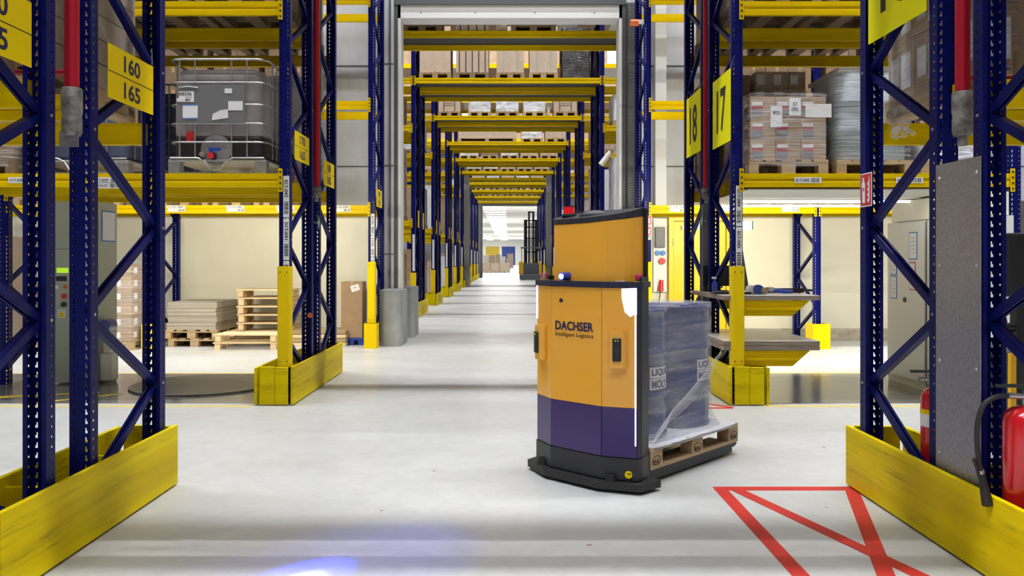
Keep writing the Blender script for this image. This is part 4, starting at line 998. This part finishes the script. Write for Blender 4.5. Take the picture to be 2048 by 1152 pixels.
# cabinets along the right
for k, (y0, y1) in enumerate(((9.17, 10.1), (8.22, 9.15))):
    cy = (y0+y1)/2; t = thing('steel_cabinet', ('light grey steel cabinet with framed notices, farther of the two' if k == 0 else 'light grey steel cabinet with papers, half hidden by the steel sheet'), 'cabinet', (4.95, cy, 0)); h2 = (y1-y0)/2
    ob('cabinet_body', MB().box(-.19, .2, -h2, h2, .0, 1.95), 'cabinet', t)
    ob('door', MB().box(-.21, -.191, -h2+.02, h2-.02, .09, 1.93), 'cabinet', t, bevel=.003); ob('door_gap', MB().box(-.1915, -.19, -h2, -h2+.018, .05, 1.94).box(-.1915, -.19, h2-.012, h2, .05, 1.94), 'frame_dark', t)
    ob('lock', MB().cyl((-.222, .0, 1.02), (-.21, .0, 1.02), .03, n=18), 'black', t)
    if k == 0: fr = [(.20, .36, 1.02, 1.30, 'bluefr'), (.20, .36, 1.31, 1.62, 'bluefr'), (-.29, -.10, 1.5, 1.82, 'bluefr'), (-.25, -.11, 1.14, 1.47, 'redfr')]
    else: fr = [(.05, .36, 1.55, 1.85, 'bluefr'), (.05, .36, 1.24, 1.54, 'bluefr')]
    for (a, b, z0, z1, fm) in fr:
        q = ob('notice_frame', MB().box(-.2135, -.2105, a, b, z0, z1), fm, t); ob('notice_sheet', MB().box(-.2155, -.2135, a+.012, b-.012, z0+.012, z1-.012), 'white', q)
        mb = MB(); zz = z1-.07
        while zz > z0+.05: mb.box(-.2162, -.2156, a+.04, b-.04-.05*random.random(), zz, zz+.006); zz -= .045
        ob('notice_print', mb, 'labelgrey', q)
    if k == 1: ob('hanging_sheet', MB().box(-.216, -.211, .12, .34, .86, 1.21), 'paper', t)
tag(ob('wall_cabinet', MB().box(4.78, 5.15, 8.3, 10.05, 1.96, 2.2), 'cream', None), 'cream coloured box lying on top of the two grey cabinets', 'box')
# sockets beside the yellow door
t = thing('socket_panel', 'electrical socket panel with blue and red outlets beside the yellow door', 'socket panel', (2.82, 14.97, 0))
ob('back_plate', MB().box(-.12, .13, -.02, .03, .9, 2.25), 'whitewall', t); ob('fuse_box', MB().box(-.1, .08, -.10, -.02, 1.72, 2.1), 'greymetal', t, bevel=.01)
for x in (-.05, .05): ob('blue_socket', MB().cyl((x, -.07, 1.62), (x, -.02, 1.62), .045, n=14), 'sockblue', t)
ob('red_socket', MB().cyl((.03, -.08, 1.47), (.03, -.02, 1.47), .06, n=14), 'sockred', t); ob('red_plug', MB().cyl((.0, -.08, .92), (.02, -.06, 1.12), .05, .035, n=12), 'sockred', t); ob('cable', MB().tube([(0, -.07, .92), (-.03, -.06, .7), (-.1, -.05, .5)], .008, 6), 'black', t)
t = thing('exit_lamp', 'small white lit emergency exit lamp high on the cream wall', 'lamp', (4.42, 14.95, 2.13)); ob('housing', MB().box(-.13, .13, 0, .05, -.09, .09), 'white', t); ob('lit_panel', MB().box(-.12, .12, -.004, 0, -.08, .08), 'lampw', t)
ob('green_strip', MB().box(.1, .12, -.006, -.004, -.08, .08), 'green', t)

# ------------------------------------------------------------------ pipes, covers, signs
def pipe(label, x, y, z0, couple=.24):
    t = thing('sprinkler_pipe', label, 'pipe', (x, y, z0)); r = .036
    ob('pipe', MB().cyl((0, 0, couple), (0, 0, 9), r, n=20), 'red', t)
    ob('coupling', MB().lathe([(.042, .03), (.050, .05), (.050, .12), (.046, .125), (.052, .16), (.052, couple-.01), (.045, couple)], (0, 0, 0), 20), 'coupling', t)
    ob('coupling_tail', MB().cyl((0, 0, -.02), (0, 0, .03), .025, n=12), 'coupling', t)
    return t
p1 = pipe('thick red sprinkler pipe with grey coupling between the near left posts', -2.262, 4.19, 2.11, .28)
ob('bracket_plate', MB().box(-.05, .05, -.03, -.026, -.03, .05), 'steel', p1)
ob('branch_pipe', MB().cyl((0, .0, .36), (-.5, .0, .36), .016, n=10), 'red', p1)
p2 = pipe('thick red sprinkler pipe with grey coupling between the near right posts', 2.36, 4.19, 2.11, .26)
ob('branch_pipe', MB().cyl((0, .0, .33), (.5, .0, .33), .016, n=10), 'red', p2)
pipe('red sprinkler pipe between the posts beside the caged tank', -2.25, 9.51, 2.20, .12)
p4 = pipe('red sprinkler pipe between the posts behind the 17 sign', 2.335, 9.51, 2.18, .12)
t = ob('pipe_cover', MB().box(-.045, .045, -.03, .03, .42, 2.15), 'greymetal', None, (2.335, 9.51, 0)); tag(t, 'grey metal column cover below the red pipe behind the 17 sign', 'cover')
t = thing('steel_cover_sheet', 'brushed steel cover sheet screwed over the near right posts', 'cover', (2.305, 4.135, 0)); ob('sheet', MB().box(-.004, 0, -.205, .205, .39, 2.005), 'sheet', t)
for z in (.47, .96, 1.47, 1.93):
    for y in (-.17, .17): ob('screw_head', MB().cyl((-.0045, y, z), (-.011, y, z), .011, .008, n=12), 'steel', t)
def sign(label, x, y, z, wd, h, rz, lines_, m_='sign_yellow', tm='navytext', div=True, th=.0, tw=.42, name='aisle_sign', digit=.0):
    t = thing(name, label, 'sign', (x, y, z), rz)
    ob('sign_plate', MB().box(-wd/2, wd/2, 0, .004, -h/2, h/2), m_, t)
    n = len(lines_)
    for i, l in enumerate(lines_):
        zc = h/2-h*(i+.5)/n; text(l, wd*tw, digit or h/n*.64, tm, t, (0, -.0005, zc), bold=.022)
    if div and n > 1: ob('dividing_line', MB().box(-wd/2, wd/2, -.0012, 0, -.0025, .0025), 'blacktext', t)
    for sx in (-1, 1): ob('wire', MB().tube([(sx*wd/2*.96, .002, h/2*.96), (sx*(wd/2+.05), .03, h/2+.12)], .0015, 4), 'steel', t)
    return t
def sign_pts(label, pL, pR, z0, z1, lines_, **k):
    (xa, ya), (xb, yb) = pL, pR; wd = math.hypot(xb-xa, yb-ya)
    return sign(label, (xa+xb)/2, (ya+yb)/2, (z0+z1)/2, wd, z1-z0, math.atan2(yb-ya, xb-xa), lines_, **k)
SY = dict(tw=.36)
sign_pts('yellow aisle sign reading 160 over 165 on the near left post', (-2.235, 4.52), (-2.235, 5.09), 2.41, 2.715, ['160', '165'], **SY)
sign_pts('yellow aisle sign cut by the upper left picture corner', (-2.235, 3.22), (-2.235, 3.79), 2.40, 2.705, ['150', '155'], **SY)
sign_pts('small yellow sign reading 170 over 165 beside the caged tank', (-2.235, 8.48), (-2.235, 9.09), 2.555, 2.86, ['170', '165'], **SY)
sign_pts('small yellow sign reading 180 over 185 right of the 170 sign', (-2.235, 9.81), (-2.235, 10.4), 2.41, 2.715, ['180', '185'], **SY)
sign_pts('tiny yellow sign on the wall rack post left of the opening', (-2.235, 13.76), (-2.235, 14.35), 2.405, 2.71, ['190', '195'], **SY)
LM = dict(m_='sign_lime', tm='blacktext', tw=.52, digit=.47, div=False)
sign_pts('tall yellow aisle sign with a large 17', (2.30, 9.06), (2.30, 8.34), 2.73, 3.48, ['17'], **LM)
sign_pts('tall yellow aisle sign with a large 18, left of the 17', (2.30, 10.39), (2.30, 9.63), 2.80, 3.55, ['18'], **LM)
sign_pts('large yellow aisle sign with a 16 cut by the top picture edge', (2.30, 5.15), (2.30, 4.44), 2.87, 3.62, ['16'], **LM)
# fire extinguisher sign on the near right post
t = thing('extinguisher_sign', 'red and white fire extinguisher sign on the near right post', 'sign', (2.30, 5.185, 1.94), math.radians(-90))
ob('sign_plate', MB().box(-.105, .105, 0, .004, -.10, .115), 'white', t); t.scale = (.75, 1, 1)
ob('red_field', MB().box(-.098, .098, -.001, 0, -.093, .108), 'redfr', t)
e = MB(); e.prism_y([(-.065, -.075), (-.015, -.075), (-.015, .045), (-.03, .065), (-.05, .065), (-.065, .045)], -.002, -.001)
e.prism_y([(-.045, .065), (-.035, .065), (-.03, .085), (-.05, .085)], -.002, -.001).prism_y([(-.085, .03), (-.075, .03), (-.05, .085), (-.055, .093)], -.002, -.001)
ob('extinguisher_symbol', e, 'white', t); ob('symbol_label', MB().box(-.05, -.03, -.0026, -.002, .0, .022), 'redfr', t)
f_ = MB()
for k in range(4): z = -.06+.035*k; f_.prism_y([(.025, z), (.055, z-.02), (.075, z+.01), (.06, z+.05), (.055, z+.015)], -.002, -.001)
ob('flame_symbol', f_, 'white', t)
for lb, x, y, z, rz in (('small green escape sign on the post beside the caged tank', -2.225, 9.51, 1.93, PI/2), ('small green escape sign on the grey column cover', 2.285, 9.51, 1.95, -PI/2)):
    t = thing('escape_sign', lb, 'sign', (x, y, z), rz); ob('sign_plate', MB().box(-.07, .07, 0, .004, -.075, .075), 'green', t); ob('bracket', MB().box(-.19, .19, .005, .012, -.01, .01), 'greymetal', t)
    ob('running_figure', MB().prism_y([(-.02, -.05), (.0, -.02), (.02, -.05), (.03, -.045), (.012, .0), (.03, .015), (.02, .03), (-.01, .03), (-.03, .0), (-.01, -.01)], -.0015, 0).cyl((.012, -.0015, .045), (.012, 0, .045), .011, n=10), 'white', t)
    ob('arrow', MB().prism_y([(-.06, 0), (-.035, -.02), (-.035, .02)], -.0015, 0), 'white', t)
for i, zz in enumerate((1.98, 2.16)):
    t = thing('fire_sign', 'tiny red and white notice on the wall rack post right of the opening, %s' % ('lower', 'upper')[i], 'sign', (RX+.02, 13.69, zz)); ob('sign_plate', MB().box(-.04, .04, -.006, -.003, -.08, .08), 'white', t); ob('red_field', MB().box(-.033, .033, -.007, -.006, -.07, .07), 'redfr', t); ob('symbol', MB().box(-.012, .012, -.008, -.007, -.05, .04), 'white', t)
t = thing('orange_marker', 'small round orange marker on the post behind the yellow post guard, left', 'marker', (-2.27, 9.275, .86)); ob('disc', MB().cyl((0, -.0, 0), (0, -.01, 0), .03, n=18), 'orange', t)
t = thing('warning_light', 'orange warning light on the wall rack post at the top right of the opening', 'warning light', (2.2, 13.75, 5.53)); ob('lens', MB().cyl((-.11, 0, 0), (.02, 0, 0), .055, .06, n=18), 'orange', t); ob('bracket', MB().box(.02, .12, -.02, .02, -.02, .05), 'white', t)
t = thing('wall_camera', 'pale cylindrical floodlight hanging inside the right edge of the opening', 'floodlight', (1.93, 15.6, 3.45)); ob('body', MB().cyl((.06, 0, .12), (-.13, .0, -.12), .055, .06, n=18), 'cabinet', t); ob('arm', MB().cyl((.06, 0, .12), (.12, -.2, .2), .015, n=8), 'steel', t)

# fire extinguishers
def extinguisher(label, x, y, z, r, h, hose=True):
    t = thing('fire_extinguisher', label, 'fire extinguisher', (x, y, z))
    ob('cylinder', MB().lathe([(r*.9, 0), (r, .02), (r, h*.86), (r*.93, h*.92), (r*.7, h*.97), (r*.3, h)], (0, 0, 0), 36), 'extred', t)
    ob('valve', MB().cyl((0, 0, h), (0, 0, h+.05), .018, n=14).cyl((-.02, -.01, h+.045), (-.10, -.02, h+.05), .014, n=12), 'steel', t)
    ob('lever', MB().box(-.03, .12, -.012, .012, h+.06, h+.075).box(-.14, .03, -.01, .01, h+.085, h+.10), 'black', t)
    if not hose: ob('label_band', MB().cyl((0, 0, h*.62), (0, 0, h*.79), r+.001, n=36, caps=False), 'white', t)
    if not hose: ob('yellow_band', MB().cyl((0, 0, h*.745), (0, 0, h*.79), r+.002, n=36, caps=False), 'sign_yellow', t)
    if hose:
        P = [(-.10, -.02, h+.05), (-.16, -.03, h+.045), (-.215, -.03, h+.01), (-.245, -.03, h-.08), (-.245, -.03, h-.2), (-.225, -.02, h-.30)]
        def cr(P, n=6):
            out = []
            for i in range(len(P)-1):
                p0, p1, p2, p3 = [Vector(P[max(0, min(len(P)-1, j))]) for j in (i-1, i, i+1, i+2)]
                for k in range(n):
                    u = k/n; out.append(.5*((2*p1)+(-p0+p2)*u+(2*p0-5*p1+4*p2-p3)*u*u+(-p0+3*p1-3*p2+p3)*u**3))
            return out+[Vector(P[-1])]
        ob('hose', MB().tube(cr(P), .012, 10), 'rubber', t)
        ob('nozzle', MB().cyl((-.225, -.02, h-.30), (-.18, .0, h-.46), .014, .026, n=14).cyl((-.262, -.03, h-.24), (-.215, -.02, h-.38), .008, n=8), 'rubber', t)
        ob('hose_clip', MB().cyl((-.226, -.02, h-.295), (-.222, -.018, h-.31), .016, n=12), 'steel', t)
    return t
extinguisher('red fire extinguisher with black hose at the lower right picture edge', 2.415, 3.76, .24, .098, .58)
extinguisher('red fire extinguisher with label band, half hidden behind the steel sheet', 2.475, 4.68, .17, .075, .59, False)
# dark vehicle parts behind the right racks
t = thing('parked_lift_truck', 'dark parked lift truck with a yellow edge, far right behind the posts', 'truck', (3.88, 6.5, 0))
ob('body', MB().box(-.1, .7, -.5, .5, .06, .80), 'black', t, bevel=.03); ob('yellow_edge', MB().box(-.14, -.1, -.5, -.46, .1, .80), 'trucky', t)
ob('backrest', MB().box(-.14, .55, -.45, -.40, 1.22, 1.70), 'black', t, bevel=.02); ob('mast', MB().box(.0, .08, .3, .4, .8, 2.0).box(.5, .58, .3, .4, .8, 2.0), 'greymetal', t)
ob('control_head', MB().cyl((-.1, -.3, .98), (.4, -.3, .98), .035, n=12).cyl((-.12, -.3, 1.02), (-.08, -.3, 1.02), .06, n=14).box(.0, .08, -.34, -.26, .8, 1.25).box(.3, .38, -.42, -.36, .8, 1.25), 'black', t)
for x in (.1, .5): ob('wheel', MB().cyl((x-.05, -.4, .1), (x+.05, -.4, .1), .1, n=18), 'rubber', t)

# ------------------------------------------------------------------ automated vehicle
TH = math.radians(-43.5)
A = thing('guided_vehicle', 'amber and purple driverless transport vehicle with blue light in the main aisle', 'vehicle', (.52, 5.48, 0), TH)
def seg(o0, o1, ins=0): return None
OUT = [(-.428, 0), (-.215, -.095), (.215, -.095), (.428, 0), (.43, .05), (.385, .20), (-.385, .20), (-.43, .05)]
def off(poly, d):
    n = len(poly); r = []
    for i in range(n):
        p0, p1, p2 = Vector(poly[i-1]), Vector(poly[i]), Vector(poly[(i+1) % n])
        a = (p1-p0).normalized(); b = (p2-p1).normalized(); n1 = Vector((a.y, -a.x)); n2 = Vector((b.y, -b.x)); m_ = (n1+n2).normalized()
        r.append(tuple(p1+m_*d/max(.4, m_.dot(n1))))
    return r
def panel(name, p, q, z0, z1, m_, gap=.002, t_=.02):   # one flat body panel between two outline points
    p, q = Vector(p), Vector(q); d = (q-p).normalized(); n_ = Vector((-d.y, d.x)); a = p+d*gap; b = q-d*gap
    return ob(name, MB().prism([tuple(a), tuple(b), tuple(b+n_*t_), tuple(a+n_*t_)], z0, z1), m_, A, bevel=.004)
ob('inner_body', MB().prism(off(OUT, -.006), .1, 1.30), 'agvk', A)
Pn = OUT
for (p, q, sd) in ((Pn[0], Pn[1], 0), (Pn[1], Pn[2], 1), (Pn[2], Pn[3], 2)):
    panel('upper_panel', p, q, .543, 1.315, 'agvy'); panel('lower_panel', p, q, .222, .541, 'agvp')
for (p, q) in ((Pn[3], Pn[4]), (Pn[7], Pn[0])):
    panel('side_panel', p, q, .222, 1.315, 'agvn')
panel('mast_cover', Pn[4], Pn[5], .06, 1.385, 'agvk'); panel('mast_cover', Pn[6], Pn[7], .06, 1.385, 'agvk')
ob('chassis', MB().prism(off(OUT, .006), .075, .215), 'agvk', A, bevel=.006)
ob('collar', MB().prism(off(OUT, .012)[:], 1.317, 1.355), 'agvn', A, bevel=.008)
bo = off(OUT[:4]+[(.44, .10), (-.44, .10)], .062)
ob('bumper', MB().prism(bo, .022, .068), 'rubber', A, bevel=.014, seg=3)
ob('bumper_mount', MB().prism(off(OUT, -.03), .05, .10), 'black', A)
for x, y in ((-.33, -.05), (.28, -.08)): ob('bumper_bracket', MB().cyl((x, y, .06), (x, y, .11), .045, .03, n=14), 'black', A)
tur = [(-.315, .055), (-.285, .02), (-.23, -.005), (-.12, -.022), (.05, -.03), (.17, -.03), (.20, -.02), (.285, .055), (.315, .095), (.32, .13), (.32, .235), (-.315, .235)]
def topz(x, y): return 1.742+.02*max(0, x/.3)+max(0, y)*.12
ob('turret_shell', MB().prism(tur, 1.355, topz, sm=False), 'agvy', A, bevel=.008, seg=3)
ob('turret_cap', MB().prism(off(tur, .004), lambda x, y: topz(x, y)+.002, lambda x, y: topz(x, y)+.036+.10*max(0, y), sm=False), 'agvk', A, bevel=.008)
ob('rear_plate', MB().box(-.33, .345, .236, .255, 1.30, 1.845), 'agvk', A, bevel=.004)
bc = ob('beacon', MB().cyl((0, 0, 0), (0, 0, .012), .055, n=24), 'agvn', A, (-.215, .10, topz(-.215, .10)+.046))
ob('beacon_ring', MB().cyl((0, 0, .012), (0, 0, .02), .05, n=24), 'green', bc); ob('beacon_lens', MB().lathe([(.036, .02), (.036, .062), (.034, .07)], (0, 0, 0), 24), 'beaconred', bc); ob('beacon_top', MB().cyl((0, 0, .07), (0, 0, .076), .042, n=24), 'black', bc)
dm = MB(); prof = []
for j in range(7):
    f = j/6*PI/2
    prof.append((math.cos(f), math.sin(f)))
vs = []; n = 24
for (r_, z_) in prof: vs += [(.10*r_*math.cos(2*PI*i/n)*(1.05), .055*r_*math.sin(2*PI*i/n), .04*z_) for i in range(n)]
dm.add(vs, [(j*n+i, j*n+(i+1) % n, (j+1)*n+(i+1) % n, (j+1)*n+i) for j in range(6) for i in range(n)], 0, True)
ob('scanner_dome', dm, 'agvk', A, (.005, .10, topz(0, .10)+.046), (0, -.06, .5))
# blue spot lamp
bl = ob('spot_lamp', MB().cyl((-.0, -.03, 0), (.0, .06, .0), .026, .03, n=20), 'bluelens', A, (-.125, -.065, 1.385))
ob('spot_lamp_led', MB().cyl((0, -.034, 0), (0, -.03, 0), .017, n=16), 'led', bl)
ob('round_port', MB().cyl((-.125, -.099, 1.222), (-.125, -.094, 1.222), .0145, n=20), 'agvn', A)
for x, y in ((-.40, .05), (.395, .07)):
    b_ = ob('stop_button', MB().lathe([(.026, 0), (.026, .03), (.022, .036)], (0, 0, .012), 20), 'magenta', A, (x, y, 1.355)); ob('button_base', MB().cyl((0, 0, 0), (0, 0, .012), .021, n=16), 'black', b_)
    ob('button_ring', MB().cyl((0, 0, 0), (0, 0, .004), .03, n=16), 'sign_yellow', b_)
ob('key_switch', MB().cyl((-.36, .0, 1.355), (-.36, .0, 1.40), .012, n=12), 'steel', A)
for x in (.26, .30): ob('cap_disc', MB().cyl((x, .02, 1.355), (x, .02, 1.36), .016, n=14), 'white', A)
# light strips: tall panel on the right chamfer, thin strips down both edges
def chamfer_pt(x, side=1): # y on the right chamfer
    u = (abs(x)-.215)/(.428-.215); return -.095+.095*u
d_ = (Vector(Pn[3])-Vector(Pn[2])).normalized(); nn = Vector((d_.y, -d_.x)); ang = math.atan2(d_.y, d_.x)
lp = ob('light_panel', MB().prism_y([(.02, 1.25-1.1), (.04, 1.16-1.1), (.075, 1.13-1.1), (.10, 1.145-1.1), (.117, 1.145-1.1), (.117, 1.318-1.1), (.018, 1.312-1.1)], -.006, .0), 'glow', A, (Pn[2][0]+d_.x*.115, Pn[2][1]+d_.y*.115, 1.1), (0, 0, ang))
ob('light_strip', MB().box(-.002, .007, -.006, .0, .30, 1.15), 'glow', A, (Pn[3][0]-d_.x*.012, Pn[3][1]-d_.y*.012, 0), (0, 0, ang))
d2 = (Vector(Pn[1])-Vector(Pn[0])).normalized(); ang2 = math.atan2(d2.y, d2.x)
ob('light_strip', MB().box(0, .012, -.006, .0, 1.08, 1.318), 'glow', A, (Pn[0][0]+.001, Pn[0][1]-.001, 0), (0, 0, ang2))
# camera pods
for (p, u, dd, an, sc) in ((Pn[2], .065, d_, ang, 1), (Pn[0], .05, d2, ang2, 1)):
    px, py = p[0]+dd.x*u, p[1]+dd.y*u
    pod = ob('scanner_pod', MB().prism([(0, 0), (0, -.035), (.012, -.045), (.085, -.045), (.105, -.02), (.105, 0)], .80, 1.04), 'agvy', A, (px, py, 0), (0, 0, an), bevel=.004)
    ob('scanner_window', MB().box(.018, .075, -.058, -.045, .845, .995), 'black', pod, bevel=.008, seg=3); ob('scanner_recess', MB().box(.034, .060, -.060, -.058, .87, .95), 'agvk', pod)
    ob('status_led', MB().box(.035, .041, -.0595, -.058, .975, .981).box(.052, .058, -.0595, -.058, .975, .981), 'lcd', pod)
text('DACHSER', .325, .062, 'navytext', A, (-.012, -.0975, 1.052), bold=.026)
text('Intelligent Logistics', .325, .034, 'blacktext', A, (-.012, -.0975, .99))
ob('indicator', MB().cyl((.385, -.035, .115), (.378, -.018, .115), .024, n=18), 'sign_yellow', A)
ob('indicator_dots', MB().cyl((.378, -.038, .122), (.378, -.034, .122), .006, n=10).cyl((.394, -.034, .122), (.394, -.030, .122), .006, n=10), 'blacktext', A)
ob('black_bracket', MB().box(.36, .40, -.03, .0, .06, .09), 'black', A)
for x in (-.27, .27):
    ob('fork', MB().prism_x([(.20, .06), (1.38, .06), (1.42, .075), (1.42, .085), (1.38, .098), (.20, .098)], x-.11, x+.11), 'agvk', A, bevel=.004)
    ob('fork_wheel', MB().cyl((x-.05, 1.22, .035), (x+.05, 1.22, .035), .034, n=18), 'rubber', A); ob('leg_rail', MB().box(x-.10, x+.10, .15, 1.36, .02, .058), 'agvk', A)
# blue safety spot cast on the floor ahead of the vehicle
def spot(loc, target, power, ang_, blend, col):
    l = bpy.data.lights.new('spot_light', 'SPOT'); l.energy = power; l.spot_size = ang_; l.spot_blend = blend; l.color = col; l.shadow_soft_size = .01
    o = bpy.data.objects.new('spot_light', l); C.objects.link(o); o.location = loc; d = Vector(target)-Vector(loc); o.rotation_euler = d.to_track_quat('-Z', 'Y').to_euler()
LW = A.matrix_basis @ Vector((-.125, -.12, 1.385))
spot(LW, (-.98, 3.80, 0), 1500, math.radians(10), .9, (.04, .07, 1)); spot(LW, (-.75, 3.98, 0), 130, math.radians(34), 1.0, (.04, .06, 1))
spot(LW, (-.98, 3.76, 0), 900, math.radians(5), .9, (.7, .8, 1))

# drums on the vehicle's pallet
pq = A.matrix_basis @ Vector((0, .80, .10))
P = thing('pallet_load', 'two film wrapped blue drums on the pallet carried by the vehicle', 'pallet load', pq, TH)
pe = bpy.data.objects.new('pallet', None); C.objects.link(pe); pe.parent = P; pallet_boards(pe, .8, 1.2, 0, 'wood')
for y in (-.53, 0, .53): ob('burned_mark', text_mesh('EPAL', .085, .03, 'brandmark', .02), 'brandmark', pe, (.4005, y, .048), (0, 0, PI/2)); ob('burned_ring', MB().tube([(.401, y+.052*math.cos(2*PI*k/16), .058+.03*math.sin(2*PI*k/16)) for k in range(17)], .0022, 4), 'brandmark', pe)
ob('slip_sheet', shell_mesh(.83, 1.23, .02, 'filmbase', 8, .004), 'filmbase', P, (0, 0, PH-.018))
DR = [(.275, 0), (.288, .006), (.29, .02), (.28, .035), (.283, .2), (.28, .28), (.293, .292), (.293, .308), (.28, .32), (.28, .57), (.293, .582), (.293, .598), (.28, .61), (.28, .70), (.285, .71), (.28, .72), (.28, .76), (.285, .77), (.28, .78), (.28, .87), (.291, .882), (.291, .90), (.275, .905), (.27, .89)]
for y in (-.305, .29):
    dq = ob('drum', MB().lathe(DR, (0, 0, 0), 48), 'drum', P, (0, y, PH+.006)); ob('drum_bung', MB().cyl((.12, 0, .89), (.12, 0, .905), .035, n=16), 'drumcap', dq)
    an = math.radians(90 if y < 0 else 95)
    R_ = .2835
    def curved(w_, h_, zc, r_, m_):
        n = 8; vs = []
        for k in range(n+1):
            a = -w_/2/r_+w_/r_*k/n
            for zz in (zc-h_/2, zc+h_/2): vs.append((r_*math.sin(a), -r_*math.cos(a), zz))
        return MB().add(vs, [(2*k, 2*k+2, 2*k+3, 2*k+1) for k in range(n)], 0, True)
    for zc, wd in ((.462, 'LIQUI'), (.382, 'MOLY')):
        ob('label_patch', curved(.21, .076, zc, R_, 'white'), 'white', dq, rot=(0, 0, an))
        ob('lettering', text_mesh(wd, .175, .056, 'navytext', .03, R_+.001), 'navytext', dq, (0, 0, zc), (0, 0, an))
# film hull round both drums
def hull():
    mb = MB(); r = random.Random(12); ring = []; n = 14; R_ = .302
    for k in range(n+1): a = -PI+PI*k/n; ring.append((R_*math.cos(a), -.305+R_*math.sin(a)))
    for k in range(1, 8): ring.append((R_*(1-.018*math.sin(PI*k/8)), -.305+.595*k/8))
    for k in range(n+1): a = PI*k/n; ring.append((R_*math.cos(a), .29+R_*math.sin(a)))
    for k in range(1, 8): ring.append((-R_*(1-.018*math.sin(PI*k/8)), .29-.595*k/8))
    N = len(ring); K = 22; vs = []
    for j in range(K+1):
        u = j/K; z = -.03+.955*u
        fl_ = max(0, 1-j/4.0)**2*.26
        for (x, y) in ring:
            g = r.uniform(-.003, .003)
            k_ = 1+fl_+g; vs.append((max(-.41, min(.41, x*k_)), max(-.61, min(.61, y*(1+fl_*.55+g))), z+r.uniform(-.004, .004)))
    mb.add(vs, [(j*N+i, j*N+(i+1) % N, (j+1)*N+(i+1) % N, (j+1)*N+i) for j in range(K) for i in range(N)], 0, True)
    mb.add(vs[-N:]+[(0, 0, .93)], [(i, (i+1) % N, N) for i in range(N)], 0, True)
    return mb
ob('stretch_film', hull(), 'filmagv', P, (0, 0, PH+.005))
fo = MB(); r = random.Random(3)
for k in range(9):        # pulled folds of film across the near side
    y0 = -.60+.02*k; z0 = .02+.012*k; y1 = .30+.03*k; z1 = .30+.035*k
    fo.tube([(.405-.10*min(1, j/2)+.001*k, y0+(y1-y0)*j/8, z0+(z1-z0)*(j/8)**1.3) for j in range(9)], .0016, 4)
ob('film_fold', fo, 'filmbase', P, (0, 0, PH))

# ------------------------------------------------------------------ distant reach truck and goods
t = thing('reach_truck', 'distant grey and yellow reach truck with tall black mast in the aisle', 'forklift', (1.68, 58.6, 0))
ob('body', MB().box(-.72, .72, -.3, .9, .1, 1.25), 'truckgrey', t, bevel=.04); ob('base', MB().box(-.82, .8, -.5, .5, .03, .42), 'truckgrey', t, bevel=.04)
for x0, x1 in ((-.88, -.55), (.58, .88)): ob('yellow_side', MB().box(x0, x1, -.42, 0, .42, 1.35), 'trucky', t, bevel=.03)
for x0, x1, h_ in ((-.50, -.26, 4.4), (.28, .50, 4.4), (-.20, -.06, 5.0), (.10, .26, 5.0)): ob('mast_rail', MB().box(x0, x1, .2, .35, .9, h_), 'black', t)
for z in (2.0, 3.0, 3.8, 4.3): ob('mast_crossbar', MB().box(-.4, .42, .2, .32, z, z+.08), 'black', t)
ob('mast_crossbar', MB().box(-.22, .26, .2, .32, 4.9, 5.0), 'black', t); ob('hydraulic_rod', MB().cyl((.02, .1, 1.2), (.02, .1, 4.2), .04, n=10), 'steel', t)
ob('overhead_guard', MB().box(-.75, .75, -.3, .5, 2.3, 2.4), 'truckgrey', t, bevel=.02)
for x in (-.7, .66): ob('guard_post', MB().box(x, x+.05, -.25, -.2, 1.2, 2.3), 'truckgrey', t)
for x in (-.6, .6): ob('wheel', MB().cyl((x-.07, -.3, .17), (x+.07, -.3, .17), .17, n=16), 'rubber', t)
Dg = 93
def far_box(label, a, b, D, z, h_, cm='card', kd='big', grp=None):
    load(label, px2x(a, D), px2x(b, D), D, 1.2, z, kd, h_, cm=cm, seed=int(a), name='wrapped_load' if kd == 'wrap' else 'carton_load')
for k, (a, b) in enumerate(((964, 981), (982, 999), (1000, 1019))): far_box('large brown box, %s of three in the bright hall front row' % ('left', 'middle', 'right')[k], a, b, Dg, 0, .95, 'cardlight')
for k, (a, b, h_, kd) in enumerate(((966, 977, 1.9, 'wrap'), (978, 990, 1.9, 'big'), (991, 1001, 2.0, 'big'), (1002, 1011, 1.7, 'wrap'), (1012, 1020, 1.5, 'big'))):
    far_box('hazy %s stack in the bright hall second row, %s' % ('white' if kd == 'wrap' else 'brown', POSW[k]), a, b, 100, 0, h_, 'cardlight', kd)
far_box('small brown box load farthest back in front of the blue shutter', 1014, 1027, 130, 0, 2.3, 'cardlight')
t = thing('yellow_stand', 'small yellow vehicle in the bright hall left of the reach truck', 'vehicle', (2.7, 84, 0)); ob('body', MB().box(-.3, .3, -.3, .6, .1, 1.5), 'trucky', t, bevel=.05)
for x in (-.2, .2): ob('wheel', MB().cyl((x-.05, 0, .1), (x+.05, 0, .1), .1, n=14), 'rubber', t)
for z in (.5, .9, 1.2): ob('vent', MB().box(-.1, .15, -.32, -.3, z, z+.12), 'black', t)
